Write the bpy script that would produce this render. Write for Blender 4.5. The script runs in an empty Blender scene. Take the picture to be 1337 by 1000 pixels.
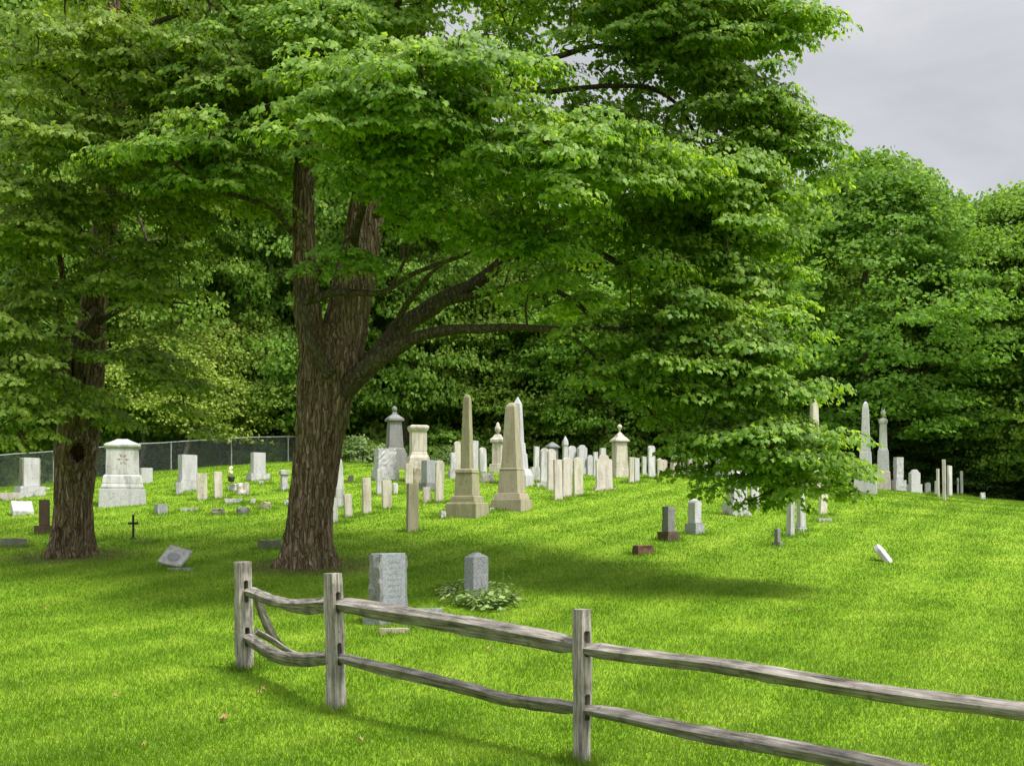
import bpy, bmesh, math, random
import numpy as np
from mathutils import Vector, Matrix, noise
R = math.radians
random.seed(7)
rng = np.random.default_rng(7)
scene = bpy.context.scene
COL = scene.collection
F = 1600.0          # focal length in photo pixels (photo is 1337 px wide)
CX, HY = 668.5, 690.0

# ------------------------------------------------------------------ helpers
def link(o, parent=None):
    COL.objects.link(o)
    if parent is not None:
        o.parent = parent
    return o

def tag(o, label=None, cat=None, group=None, kind=None):
    if label: o['label'] = label
    if cat: o['category'] = cat
    if group: o['group'] = group
    if kind: o['kind'] = kind
    return o

def empty(name, loc, rz=0.0):
    o = bpy.data.objects.new(name, None)
    o.empty_display_size = 0.2
    o.location = loc
    o.rotation_euler = (0, 0, rz)
    return link(o)

def mesh_obj(name, verts, faces, mat, parent=None, smooth=False):
    me = bpy.data.meshes.new(name)
    me.from_pydata([tuple(v) for v in verts], [], [tuple(f) for f in faces])
    me.materials.append(mat)
    if smooth:
        me.polygons.foreach_set('use_smooth', [True] * len(me.polygons))
    me.update()
    return link(bpy.data.objects.new(name, me), parent)

def tri_mesh(name, V, T, mat):
    """fast triangle mesh from numpy arrays"""
    me = bpy.data.meshes.new(name)
    nV, nT = len(V), len(T)
    me.vertices.add(nV)
    me.vertices.foreach_set('co', np.ascontiguousarray(V, dtype=np.float32).ravel())
    me.loops.add(nT * 3)
    me.loops.foreach_set('vertex_index', np.ascontiguousarray(T, dtype=np.int32).ravel())
    me.polygons.add(nT)
    me.polygons.foreach_set('loop_start', np.arange(0, nT * 3, 3, dtype=np.int32))
    me.polygons.foreach_set('loop_total', np.full(nT, 3, dtype=np.int32))
    me.materials.append(mat)
    me.update(calc_edges=True)
    return me

def bm_obj(name, bm, mat, parent=None, smooth=False):
    me = bpy.data.meshes.new(name)
    bmesh.ops.recalc_face_normals(bm, faces=bm.faces)
    bm.to_mesh(me); bm.free()
    me.materials.append(mat)
    if smooth:
        me.polygons.foreach_set('use_smooth', [True] * len(me.polygons))
    return link(bpy.data.objects.new(name, me), parent)

# ------------------------------------------------------------------ ground shape
_cy = np.array([-400, -40, 0, 5, 8.5, 12.4, 17, 22, 28, 32, 38, 45, 50, 55, 62, 80, 120, 400.0])
_cz = np.array([-2.0, -1.75, -1.66, -1.64, -1.6, -1.42, -1.2, -.68, -.05, .38, 1.0, 1.77, 2.2, 2.45, 2.6, 2.8, 3.2, 4.0])
_ty = np.arange(-420, 420, 0.25)
_tz = np.interp(_ty, _cy, _cz)
_k = np.exp(-0.5 * (np.arange(-12, 13) / 5.0) ** 2); _k /= _k.sum()
_tz = np.convolve(np.pad(_tz, 12, mode='edge'), _k, mode='valid')
_gx = np.array([-400, -30, -21, -14.6, -10, -5.2, 0, 5.7, 9, 14.4, 21, 35, 60, 400.0])
_ga = np.array([-2.5, -.9, -.6, .15, .52, .5, .25, 0, -.05, -.5, -1.1, -2.2, -3.6, -6.0])
_tx = np.arange(-420, 420, 0.25)
_tga = np.interp(_tx, _gx, _ga)
_k2 = np.exp(-0.5 * (np.arange(-16, 17) / 7.0) ** 2); _k2 /= _k2.sum()
_tga = np.convolve(np.pad(_tga, 16, mode='edge'), _k2, mode='valid')

def ground(x, y):
    x = np.asarray(x, dtype=float); y = np.asarray(y, dtype=float)
    t = np.clip((y - 25) / 25.0, 0, 1.0); s = t * t * (3 - 2 * t)
    # on the right the hill keeps dropping behind its crest
    t2 = np.clip((y - 54) / 30.0, 0, 1)
    drop = -2.0 * t2 * np.clip((x - 4) / 14.0, 0, 1)
    z = np.interp(y, _ty, _tz) + np.interp(x, _tx, _tga) * s + drop
    z = z + 0.02 * np.sin(x * 0.9 + 1.3 * np.sin(y * .31)) * np.sin(y * 0.7 + 1) + 0.012 * np.sin(x * 2.3 + y * 1.1)
    return z

def gz(x, y): return float(ground(x, y))

def pt(px, py, Y):
    """a point seen at photo position (px, py) at distance Y"""
    return Vector(((px - CX) / F * Y, Y, (HY - py) / F * Y))

def locate(px, py, Y0=7.0, Y1=56.0):
    """where the ground is that the photo shows at (px, py)"""
    Ys = np.arange(Y0, Y1, 0.05)
    X = (px - CX) / F * Ys
    g = ground(X, Ys); s = (HY - py) / F * Ys
    hit = np.nonzero(g >= s)[0]
    Y = Ys[hit[0]] if len(hit) else 50.0
    return Vector(((px - CX) / F * Y, Y, gz((px - CX) / F * Y, Y)))

# ------------------------------------------------------------------ materials
def new_mat(name):
    m = bpy.data.materials.new(name); m.use_nodes = True
    nt = m.node_tree
    for n in list(nt.nodes): nt.nodes.remove(n)
    out = nt.nodes.new('ShaderNodeOutputMaterial')
    return m, nt, out

def N(nt, typ, **kw):
    n = nt.nodes.new(typ)
    for k, v in kw.items():
        if k.startswith('i_'):
            n.inputs[k[2:].replace('_', ' ')].default_value = v
        else:
            setattr(n, k, v)
    return n

def ramp(nt, fac, stops):
    r = nt.nodes.new('ShaderNodeValToRGB')
    e = r.color_ramp.elements
    while len(e) < len(stops): e.new(0.5)
    for i, (p, c) in enumerate(stops):
        e[i].position = p
        e[i].color = (c[0], c[1], c[2], 1) if len(c) == 3 else c
    nt.links.new(fac, r.inputs['Fac'])
    return r.outputs['Color']

def mixc(nt, fac, a, b, mode='MIX'):
    m = nt.nodes.new('ShaderNodeMix'); m.data_type = 'RGBA'; m.blend_type = mode
    for sock, v in ((m.inputs[0], fac), (m.inputs[6], a), (m.inputs[7], b)):
        if hasattr(v, 'is_output'): nt.links.new(v, sock)
        elif isinstance(v, (int, float)): sock.default_value = v
        else: sock.default_value = (v[0], v[1], v[2], 1)
    return m.outputs[2]

def mapping(nt, coord, scale):
    m = nt.nodes.new('ShaderNodeMapping'); m.inputs['Scale'].default_value = scale
    nt.links.new(coord, m.inputs['Vector']); return m.outputs['Vector']

def leaf_mat(name, dark, mid, light, transl=0.35, rough=0.5, spec=0.35):
    m, nt, out = new_mat(name)
    geo = N(nt, 'ShaderNodeNewGeometry')
    tc = N(nt, 'ShaderNodeTexCoord')
    oi = N(nt, 'ShaderNodeObjectInfo')
    n1 = N(nt, 'ShaderNodeTexNoise'); n1.inputs['Scale'].default_value = 0.75; n1.inputs['Detail'].default_value = 3
    nt.links.new(tc.outputs['Object'], n1.inputs['Vector'])
    a = N(nt, 'ShaderNodeMath', operation='MULTIPLY_ADD'); a.inputs[1].default_value = 0.55
    nt.links.new(geo.outputs['Random Per Island'], a.inputs[0])
    b = N(nt, 'ShaderNodeMath', operation='MULTIPLY'); b.inputs[1].default_value = 0.75
    nt.links.new(n1.outputs['Fac'], b.inputs[0]); nt.links.new(b.outputs[0], a.inputs[2])
    c = ramp(nt, a.outputs[0], [(0.15, dark), (0.55, mid), (0.98, light)])
    # each tree copy shifts a little in tone
    hs = N(nt, 'ShaderNodeHueSaturation')
    mr = N(nt, 'ShaderNodeMapRange'); mr.inputs['To Min'].default_value = 0.493; mr.inputs['To Max'].default_value = 0.512
    nt.links.new(oi.outputs['Random'], mr.inputs['Value']); nt.links.new(mr.outputs[0], hs.inputs['Hue'])
    mr2 = N(nt, 'ShaderNodeMapRange'); mr2.inputs['To Min'].default_value = 0.88; mr2.inputs['To Max'].default_value = 1.18
    sn = N(nt, 'ShaderNodeMath', operation='FRACT'); ml = N(nt, 'ShaderNodeMath', operation='MULTIPLY'); ml.inputs[1].default_value = 7.31
    nt.links.new(oi.outputs['Random'], ml.inputs[0]); nt.links.new(ml.outputs[0], sn.inputs[0])
    nt.links.new(sn.outputs[0], mr2.inputs['Value']); nt.links.new(mr2.outputs[0], hs.inputs['Value'])
    nt.links.new(c, hs.inputs['Color'])
    p = N(nt, 'ShaderNodeBsdfPrincipled'); p.inputs['Roughness'].default_value = rough
    p.inputs['Specular IOR Level'].default_value = spec
    nt.links.new(hs.outputs[0], p.inputs['Base Color'])
    t = N(nt, 'ShaderNodeBsdfTranslucent')
    tcx = mixc(nt, 1.0, hs.outputs[0], (1.25, 1.25, 0.5), 'MULTIPLY')
    nt.links.new(tcx, t.inputs['Color'])
    mx = N(nt, 'ShaderNodeMixShader'); mx.inputs[0].default_value = transl
    nt.links.new(p.outputs[0], mx.inputs[1]); nt.links.new(t.outputs[0], mx.inputs[2])
    nt.links.new(mx.outputs[0], out.inputs['Surface'])
    return m

M = {}
M['leaf_maple'] = leaf_mat('maple_leaf', (.070, .145, .018), (.155, .275, .032), (.36, .47, .07), 0.55)
M['leaf_maple2'] = leaf_mat('maple_leaf_light', (.075, .155, .018), (.165, .29, .034), (.37, .48, .075), 0.55)
M['leaf_wood'] = leaf_mat('forest_leaf', (.058, .125, .020), (.135, .245, .032), (.26, .38, .07), 0.50, .6, .15)
M['leaf_pale'] = leaf_mat('pale_leaf', (.10, .17, .025), (.20, .29, .045), (.36, .44, .10), 0.45, .6, .15)
M['leaf_dark'] = leaf_mat('conifer_needle', (.015, .036, .008), (.035, .075, .014), (.08, .14, .03), 0.3, .6, .15)
M['leaf_shrub'] = leaf_mat('shrub_leaf', (.05, .11, .02), (.11, .19, .035), (.21, .30, .08), 0.3)
M['leaf_hosta'] = leaf_mat('hosta_leaf', (.08, .16, .03), (.17, .27, .06), (.40, .47, .18), 0.25)

def bark_mat(name, c0, c1, c2, zs=0.09, moss=0.0, crk=.5):
    m, nt, out = new_mat(name)
    tc = N(nt, 'ShaderNodeTexCoord')
    v = mapping(nt, tc.outputs['Object'], (1, 1, zs))
    wn = N(nt, 'ShaderNodeTexNoise'); wn.inputs['Scale'].default_value = 3.5; wn.inputs['Detail'].default_value = 3; nt.links.new(tc.outputs['Object'], wn.inputs['Vector'])
    wv = N(nt, 'ShaderNodeVectorMath', operation='MULTIPLY_ADD'); wv.inputs[1].default_value = (.16, .16, .1)
    nt.links.new(wn.outputs['Color'], wv.inputs[0]); nt.links.new(v, wv.inputs[2]); v = wv.outputs[0]
    n1 = N(nt, 'ShaderNodeTexNoise'); n1.inputs['Scale'].default_value = 22; n1.inputs['Detail'].default_value = 7; n1.inputs['Roughness'].default_value = .68; n1.inputs['Distortion'].default_value = .4
    nt.links.new(v, n1.inputs['Vector'])
    vo = N(nt, 'ShaderNodeTexVoronoi', feature='DISTANCE_TO_EDGE'); vo.inputs['Scale'].default_value = 13
    nt.links.new(v, vo.inputs['Vector'])
    cr = N(nt, 'ShaderNodeMapRange'); cr.inputs['From Max'].default_value = 0.12
    nt.links.new(vo.outputs['Distance'], cr.inputs['Value'])
    col = ramp(nt, n1.outputs['Fac'], [(.3, c0), (.52, c1), (.72, c2)])
    crack = ramp(nt, cr.outputs[0], [(0, (crk, crk * .97, crk * .93)), (1, (1, 1, 1))])
    col = mixc(nt, 1.0, col, crack, 'MULTIPLY')
    n2 = N(nt, 'ShaderNodeTexNoise'); n2.inputs['Scale'].default_value = 2.2; n2.inputs['Detail'].default_value = 4
    nt.links.new(tc.outputs['Object'], n2.inputs['Vector'])
    mf = ramp(nt, n2.outputs['Fac'], [(.5, (0, 0, 0)), (.7, (moss, moss, moss))])
    sep = N(nt, 'ShaderNodeSeparateColor'); nt.links.new(mf, sep.inputs[0])
    col = mixc(nt, sep.outputs[0], col, (.11, .12, .045))
    p = N(nt, 'ShaderNodeBsdfPrincipled'); p.inputs['Roughness'].default_value = .95; p.inputs['Specular IOR Level'].default_value = .1
    nt.links.new(col, p.inputs['Base Color'])
    ad = N(nt, 'ShaderNodeMath', operation='ADD'); nt.links.new(n1.outputs['Fac'], ad.inputs[0]); nt.links.new(cr.outputs[0], ad.inputs[1])
    b = N(nt, 'ShaderNodeBump'); b.inputs['Strength'].default_value = .9; b.inputs['Distance'].default_value = .03
    nt.links.new(ad.outputs[0], b.inputs['Height']); nt.links.new(b.outputs[0], p.inputs['Normal'])
    nt.links.new(p.outputs[0], out.inputs['Surface'])
    return m
M['bark'] = bark_mat('maple_bark', (.05, .034, .020), (.19, .135, .085), (.42, .35, .27), moss=.45)
M['bark_limb'] = bark_mat('limb_bark', (.04, .032, .022), (.10, .08, .055), (.21, .18, .135), zs=.45, moss=.5, crk=.85)
M['rot_wood_shade'] = bark_mat('rotten_wood_shaded', (.022, .014, .009), (.06, .035, .022), (.12, .07, .04))
M['bark_pale'] = bark_mat('pale_bark', (.12, .10, .08), (.24, .21, .17), (.4, .36, .3))

def grass_nodes(nt, per_blade):
    geo = N(nt, 'ShaderNodeNewGeometry')
    pos = geo.outputs['Position']
    v = mapping(nt, pos, (1, 1, 0))
    n1 = N(nt, 'ShaderNodeTexNoise'); n1.inputs['Scale'].default_value = .55; n1.inputs['Detail'].default_value = 5; n1.inputs['Roughness'].default_value = .6
    n2 = N(nt, 'ShaderNodeTexNoise'); n2.inputs['Scale'].default_value = 4.5; n2.inputs['Detail'].default_value = 5; n2.inputs['Roughness'].default_value = .7
    nt.links.new(v, n1.inputs['Vector']); nt.links.new(v, n2.inputs['Vector'])
    # mowing lanes: strips laid by the mower, running away to the right
    mp = N(nt, 'ShaderNodeMapping'); mp.inputs['Rotation'].default_value = (0, 0, R(25)); nt.links.new(pos, mp.inputs['Vector'])
    nd = N(nt, 'ShaderNodeTexNoise'); nd.inputs['Scale'].default_value = .12; nt.links.new(v, nd.inputs['Vector'])
    va = N(nt, 'ShaderNodeVectorMath', operation='MULTIPLY_ADD'); va.inputs[1].default_value = (1.1, 1.1, 0)
    nt.links.new(nd.outputs['Color'], va.inputs[0]); nt.links.new(mp.outputs[0], va.inputs[2])
    w = N(nt, 'ShaderNodeTexWave', wave_type='BANDS', bands_direction='X'); w.inputs['Scale'].default_value = .22; w.inputs['Distortion'].default_value = .5; w.inputs['Detail'].default_value = 2
    nt.links.new(va.outputs[0], w.inputs['Vector'])
    col = ramp(nt, n1.outputs['Fac'], [(.30, (.115, .225, .008)), (.5, (.150, .265, .011)), (.72, (.195, .305, .018))])
    dry = ramp(nt, n2.outputs['Fac'], [(.33, (.84, .88, .8)), (.53, (1, 1, 1)), (.76, (1.32, 1.16, 1.8))])
    col = mixc(nt, 1.0, col, dry, 'MULTIPLY')
    lane = ramp(nt, w.outputs['Fac'], [(.25, (.86, .90, .80)), (.75, (1.13, 1.08, 1.35))])
    col = mixc(nt, 1.0, col, lane, 'MULTIPLY')
    # worn, bare earth round the feet of the two old trees
    for tx, ty_, rr_ in ((-3.64, 22.0, 1.25), (-8.44, 23.5, 1.15)):
        dv = N(nt, 'ShaderNodeVectorMath', operation='DISTANCE'); nt.links.new(v, dv.inputs[0]); dv.inputs[1].default_value = (tx, ty_, 0)
        nj = N(nt, 'ShaderNodeMath', operation='MULTIPLY_ADD'); nj.inputs[1].default_value = -.9; nt.links.new(n2.outputs['Fac'], nj.inputs[0]); nt.links.new(dv.outputs['Value'], nj.inputs[2])
        fm = N(nt, 'ShaderNodeMapRange'); fm.inputs['From Min'].default_value = rr_ - .55 - .25; fm.inputs['From Max'].default_value = rr_ - .15; fm.inputs['To Min'].default_value = .55; fm.inputs['To Max'].default_value = 0
        nt.links.new(nj.outputs[0], fm.inputs['Value'])
        col = mixc(nt, fm.outputs[0], col, (.11, .08, .045))
    if per_blade:
        rv = ramp(nt, geo.outputs['Random Per Island'], [(0, (.84, .87, .8)), (.6, (1.02, 1.02, 1.0)), (.96, (1.2, 1.12, 1.4)), (1, (1.7, 1.35, 4.0))])
        col = mixc(nt, 1.0, col, rv, 'MULTIPLY')
    return col, n2

def make_grass_mats():
    m, nt, out = new_mat('lawn')
    col, n2 = grass_nodes(nt, False)
    p = N(nt, 'ShaderNodeBsdfPrincipled'); p.inputs['Roughness'].default_value = .9; p.inputs['Specular IOR Level'].default_value = .1
    nt.links.new(col, p.inputs['Base Color'])
    geo = N(nt, 'ShaderNodeNewGeometry')
    n3 = N(nt, 'ShaderNodeTexNoise'); n3.inputs['Scale'].default_value = 30; n3.inputs['Detail'].default_value = 4
    nt.links.new(geo.outputs['Position'], n3.inputs['Vector'])
    b = N(nt, 'ShaderNodeBump'); b.inputs['Strength'].default_value = .7; b.inputs['Distance'].default_value = .04
    nt.links.new(n3.outputs['Fac'], b.inputs['Height']); nt.links.new(b.outputs[0], p.inputs['Normal'])
    nt.links.new(p.outputs[0], out.inputs['Surface'])
    M['lawn'] = m
    m, nt, out = new_mat('grass_blade')
    col, n2 = grass_nodes(nt, True)
    d = N(nt, 'ShaderNodeBsdfPrincipled'); d.inputs['Roughness'].default_value = .55; d.inputs['Specular IOR Level'].default_value = .3
    nt.links.new(col, d.inputs['Base Color'])
    t = N(nt, 'ShaderNodeBsdfTranslucent'); nt.links.new(col, t.inputs['Color'])
    mx = N(nt, 'ShaderNodeMixShader'); mx.inputs[0].default_value = .45
    nt.links.new(d.outputs[0], mx.inputs[1]); nt.links.new(t.outputs[0], mx.inputs[2])
    nt.links.new(mx.outputs[0], out.inputs['Surface'])
    M['blade'] = m
make_grass_mats()

_stones = {}
def stone(kind):
    if kind in _stones: return _stones[kind]
    base, stain, amt, speck = {
        'white':  ((.50, .49, .485), (.22, .215, .20), .85, .12),
        'cream':  ((.52, .475, .40), (.25, .22, .16), .8, .12),
        'pink':   ((.51, .455, .42), (.27, .23, .20), .8, .12),
        'granite': ((.30, .305, .32), (.19, .20, .21), .5, .5),
        'lightgranite': ((.46, .45, .46), (.29, .285, .29), .6, .35),
        'bluegrey': ((.245, .258, .28), (.16, .168, .18), .5, .4),
        'bluegrey_cut': ((.21, .22, .235), (.16, .165, .18), .4, .2),
        'rust': ((.42, .37, .34), (.28, .21, .18), .7, .1),
        'grey':   ((.20, .197, .193), (.11, .11, .10), .6, .3),
        'dark':   ((.10, .092, .085), (.05, .046, .04), .6, .3),
        'brown':  ((.10, .068, .045), (.05, .035, .025), .6, .3),
        'olive':  ((.30, .275, .175), (.165, .15, .08), .65, .12),
        'tan':    ((.34, .30, .215), (.20, .17, .11), .65, .12),
        'brick':  ((.15, .072, .055), (.08, .045, .035), .6, .4),
        'mossy':  ((.21, .205, .16), (.09, .10, .05), .7, .4),
    }[kind]
    m, nt, out = new_mat(kind + '_stone')
    tc = N(nt, 'ShaderNodeTexCoord'); geo = N(nt, 'ShaderNodeNewGeometry')
    n1 = N(nt, 'ShaderNodeTexNoise'); n1.inputs['Scale'].default_value = 3.0; n1.inputs['Detail'].default_value = 6; n1.inputs['Roughness'].default_value = .65
    v = mapping(nt, geo.outputs['Position'], (2.2, 2.2, .45)); nt.links.new(v, n1.inputs['Vector'])
    n2 = N(nt, 'ShaderNodeTexNoise'); n2.inputs['Scale'].default_value = 45; n2.inputs['Detail'].default_value = 3
    nt.links.new(tc.outputs['Object'], n2.inputs['Vector'])
    f = ramp(nt, n1.outputs['Fac'], [(.42, (0, 0, 0)), (.68, (amt, amt, amt))])
    sp = N(nt, 'ShaderNodeSeparateColor'); nt.links.new(f, sp.inputs[0])
    col = mixc(nt, sp.outputs[0], base, stain)
    lo = 1 - speck * .6; hi = 1 + speck * .45
    col = mixc(nt, 1.0, col, ramp(nt, n2.outputs['Fac'], [(.35, (lo, lo, lo)), (.65, (hi, hi, hi))]), 'MULTIPLY')
    # lichen spots
    n4 = N(nt, 'ShaderNodeTexNoise'); n4.inputs['Scale'].default_value = 11; n4.inputs['Detail'].default_value = 4
    nt.links.new(geo.outputs['Position'], n4.inputs['Vector'])
    lf = ramp(nt, n4.outputs['Fac'], [(.62, (0, 0, 0)), (.70, (.5, .5, .5))])
    sp2 = N(nt, 'ShaderNodeSeparateColor'); nt.links.new(lf, sp2.inputs[0])
    col = mixc(nt, sp2.outputs[0], col, tuple(c * .55 for c in stain))
    p = N(nt, 'ShaderNodeBsdfPrincipled'); p.inputs['Roughness'].default_value = .8; p.inputs['Specular IOR Level'].default_value = .25
    nt.links.new(col, p.inputs['Base Color'])
    b = N(nt, 'ShaderNodeBump'); b.inputs['Strength'].default_value = .5; b.inputs['Distance'].default_value = .012
    n5 = N(nt, 'ShaderNodeTexNoise'); n5.inputs['Scale'].default_value = 14; n5.inputs['Detail'].default_value = 5
    nt.links.new(geo.outputs['Position'], n5.inputs['Vector'])
    nt.links.new(n5.outputs['Fac'], b.inputs['Height']); nt.links.new(b.outputs[0], p.inputs['Normal'])
    nt.links.new(p.outputs[0], out.inputs['Surface'])
    _stones[kind] = m
    return m

def wood_mat(name, axis):
    m, nt, out = new_mat(name)
    tc = N(nt, 'ShaderNodeTexCoord')
    sc = (.6, 11, 11) if axis == 'x' else (11, 11, .6)
    v = mapping(nt, tc.outputs['Object'], sc)
    k_ = .66 if axis == 'x' else .92
    n1 = N(nt, 'ShaderNodeTexNoise'); n1.inputs['Scale'].default_value = 4.5; n1.inputs['Detail'].default_value = 8; n1.inputs['Roughness'].default_value = .7
    nt.links.new(v, n1.inputs['Vector'])
    n2 = N(nt, 'ShaderNodeTexNoise'); n2.inputs['Scale'].default_value = 5; n2.inputs['Detail'].default_value = 5
    nt.links.new(tc.outputs['Object'], n2.inputs['Vector'])
    col = ramp(nt, n1.outputs['Fac'], [(.32, (.045, .038, .032)), (.42, (.19, .17, .148)), (.55, (.36, .33, .295)), (.72, (.60, .56, .505))])
    col = mixc(nt, 1.0, col, ramp(nt, n2.outputs['Fac'], [(.35, (.62 * k_, .62 * k_, .6 * k_)), (.5, (k_, k_ * .99, k_ * .97)), (.72, (1.2 * k_, 1.2 * k_, 1.2 * k_))]), 'MULTIPLY')
    # darker knots and stains
    n3 = N(nt, 'ShaderNodeTexNoise'); n3.inputs['Scale'].default_value = 14; nt.links.new(tc.outputs['Object'], n3.inputs['Vector'])
    kf = ramp(nt, n3.outputs['Fac'], [(.66, (0, 0, 0)), (.74, (.6, .6, .6))])
    sp = N(nt, 'ShaderNodeSeparateColor'); nt.links.new(kf, sp.inputs[0])
    col = mixc(nt, sp.outputs[0], col, (.10, .075, .05))
    p = N(nt, 'ShaderNodeBsdfPrincipled'); p.inputs['Roughness'].default_value = .88; p.inputs['Specular IOR Level'].default_value = .15
    nt.links.new(col, p.inputs['Base Color'])
    b = N(nt, 'ShaderNodeBump'); b.inputs['Strength'].default_value = .9; b.inputs['Distance'].default_value = .008
    nt.links.new(n1.outputs['Fac'], b.inputs['Height']); nt.links.new(b.outputs[0], p.inputs['Normal'])
    nt.links.new(p.outputs[0], out.inputs['Surface'])
    return m
M['wood_x'] = wood_mat('weathered_rail_wood', 'x')
M['wood_z'] = wood_mat('weathered_post_wood', 'z')

def flat_mat(name, c, rough=.6, metal=0):
    m, nt, out = new_mat(name)
    tc = N(nt, 'ShaderNodeTexCoord')
    n = N(nt, 'ShaderNodeTexNoise'); n.inputs['Scale'].default_value = 20; n.inputs['Detail'].default_value = 4
    nt.links.new(tc.outputs['Object'], n.inputs['Vector'])
    col = ramp(nt, n.outputs['Fac'], [(.3, tuple(x * .75 for x in c)), (.7, tuple(min(1, x * 1.2) for x in c))])
    p = N(nt, 'ShaderNodeBsdfPrincipled'); p.inputs['Roughness'].default_value = rough; p.inputs['Metallic'].default_value = metal
    nt.links.new(col, p.inputs['Base Color']); nt.links.new(p.outputs[0], out.inputs['Surface'])
    return m
M['steel'] = flat_mat('galvanised_steel', (.27, .29, .29), .6, .3)
M['wire'] = flat_mat('chain_wire', (.26, .29, .28), .6, .3)
M['iron'] = flat_mat('dark_iron', (.03, .026, .022), .6, .2)
M['deadleaf'] = flat_mat('dead_leaf', (.30, .19, .07), .8)
M['flower'] = flat_mat('cream_flower', (.72, .66, .45), .8)
M['flower_red'] = flat_mat('red_orange_flower', (.55, .16, .08), .8)

# ------------------------------------------------------------------ ground sheet
def make_ground():
    def axis(lo, hi, dense_lo, dense_hi, step):
        a = list(np.arange(dense_lo, dense_hi + 1e-6, step))
        s = step; x = dense_hi
        while x < hi: s *= 1.25; x += s; a.append(x)
        s = step; x = dense_lo
        while x > lo: s *= 1.25; x -= s; a.insert(0, x)
        return np.array(a)
    xs = axis(-380, 380, -30, 34, .4); ys = axis(-60, 390, 4, 70, .4)
    X, Y = np.meshgrid(xs, ys)
    Z = ground(X, Y)
    V = np.stack([X, Y, Z], -1).reshape(-1, 3)
    nx, ny = len(xs), len(ys)
    i = np.arange((ny - 1) * nx).reshape(ny - 1, nx)[:, :-1].ravel()
    T = np.concatenate([np.stack([i, i + 1, i + nx + 1], 1), np.stack([i, i + nx + 1, i + nx], 1)])
    me = tri_mesh('ground', V, T, M['lawn'])
    me.polygons.foreach_set('use_smooth', np.ones(len(me.polygons), dtype=bool))
    tag(link(bpy.data.objects.new('ground', me)), kind='structure')
make_ground()

TUFTS = []
def make_grass(n):
    u = rng.random(n)
    Y = 6.0 * (58 / 6.0) ** (u ** 0.93)
    px = rng.uniform(-260, 1600, n)
    X = (px - CX) / F * Y
    Z = ground(X, Y)
    # patchy height: tufts
    pat = 0.5 + 0.5 * np.sin(X * 3.1 + 2 * np.sin(Y * 1.7)) * np.sin(Y * 2.6 + 1.5 * np.sin(X * 1.3))
    h = (0.024 + 0.022 * rng.random(n)) * (.75 + .5 * pat) * (1 + .004 * Y)
    w = (0.0032 + 0.003 * rng.random(n)) * np.maximum(1, Y / 14.0)
    # untrimmed tufts round the feet of stones and posts
    tf = np.array(TUFTS); q = 170; m = len(tf) * q; ii = np.repeat(np.arange(len(tf)), q)
    rr = tf[ii, 2] * np.sqrt(rng.random(m)); aa = rng.uniform(0, 2 * np.pi, m)
    tx = tf[ii, 0] + rr * np.cos(aa); ty2 = tf[ii, 1] + rr * np.sin(aa)
    X = np.concatenate([X, tx]); Y = np.concatenate([Y, ty2]); Z = np.concatenate([Z, ground(tx, ty2)])
    h = np.concatenate([h, rng.uniform(.05, .115, m)]); w = np.concatenate([w, rng.uniform(.004, .007, m) * np.maximum(1, ty2 / 14)]); n += m
    a = rng.uniform(0, 2 * np.pi, n)
    dx, dy = np.cos(a) * w, np.sin(a) * w
    b = rng.uniform(0, 2 * np.pi, n); L = h * rng.uniform(.1, 1.0, n)
    V = np.empty((n, 3, 3))
    V[:, 0] = np.stack([X - dx, Y - dy, Z - .006], 1)
    V[:, 1] = np.stack([X + dx, Y + dy, Z - .006], 1)
    V[:, 2] = np.stack([X + np.cos(b) * L, Y + np.sin(b) * L, Z + h], 1)
    T = np.arange(n * 3).reshape(n, 3)
    me = tri_mesh('grass', V.reshape(-1, 3), T, M['blade'])
    tag(link(bpy.data.objects.new('grass', me)), 'short mown lawn grass covering the cemetery slope', 'grass', kind='stuff')

# ------------------------------------------------------------------ tubes (limbs, wires)
class Tubes:
    def __init__(s): s.V = []; s.Fc = []; s.n = 0
    def add(s, pts, rad, seg=8, cap=True):
        P = np.array([tuple(p) for p in pts], dtype=float); rad = np.asarray(rad, float)
        Tn = np.gradient(P, axis=0); Tn /= np.linalg.norm(Tn, axis=1, keepdims=True) + 1e-9
        ref = np.array([0, 0, 1.0]) if abs(Tn[0][2]) < .9 else np.array([1.0, 0, 0])
        U = np.empty_like(P); u = np.cross(Tn[0], ref); u /= np.linalg.norm(u)
        for i in range(len(P)):
            u = u - Tn[i] * np.dot(u, Tn[i]); u /= np.linalg.norm(u) + 1e-9; U[i] = u
        W = np.cross(Tn, U)
        a = np.linspace(0, 2 * np.pi, seg, endpoint=False)
        ring = P[:, None] + rad[:, None, None] * (np.cos(a)[None, :, None] * U[:, None] + np.sin(a)[None, :, None] * W[:, None])
        s.V.append(ring.reshape(-1, 3))
        k = len(P)
        i = (np.arange(k - 1)[:, None] * seg); j = np.arange(seg)[None]; j2 = (j + 1) % seg
        A = (i + j).ravel(); B = (i + j2).ravel(); C = (i + seg + j2).ravel(); D = (i + seg + j).ravel()
        Tq = np.concatenate([np.stack([A, B, C], 1), np.stack([A, C, D], 1)]) + s.n
        s.Fc.append(Tq); s.n += k * seg
        return ring
    def mesh(s, name, mat, smooth=True):
        me = tri_mesh(name, np.concatenate(s.V), np.concatenate(s.Fc), mat)
        if smooth: me.polygons.foreach_set('use_smooth', np.ones(len(me.polygons), dtype=bool))
        return me

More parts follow.
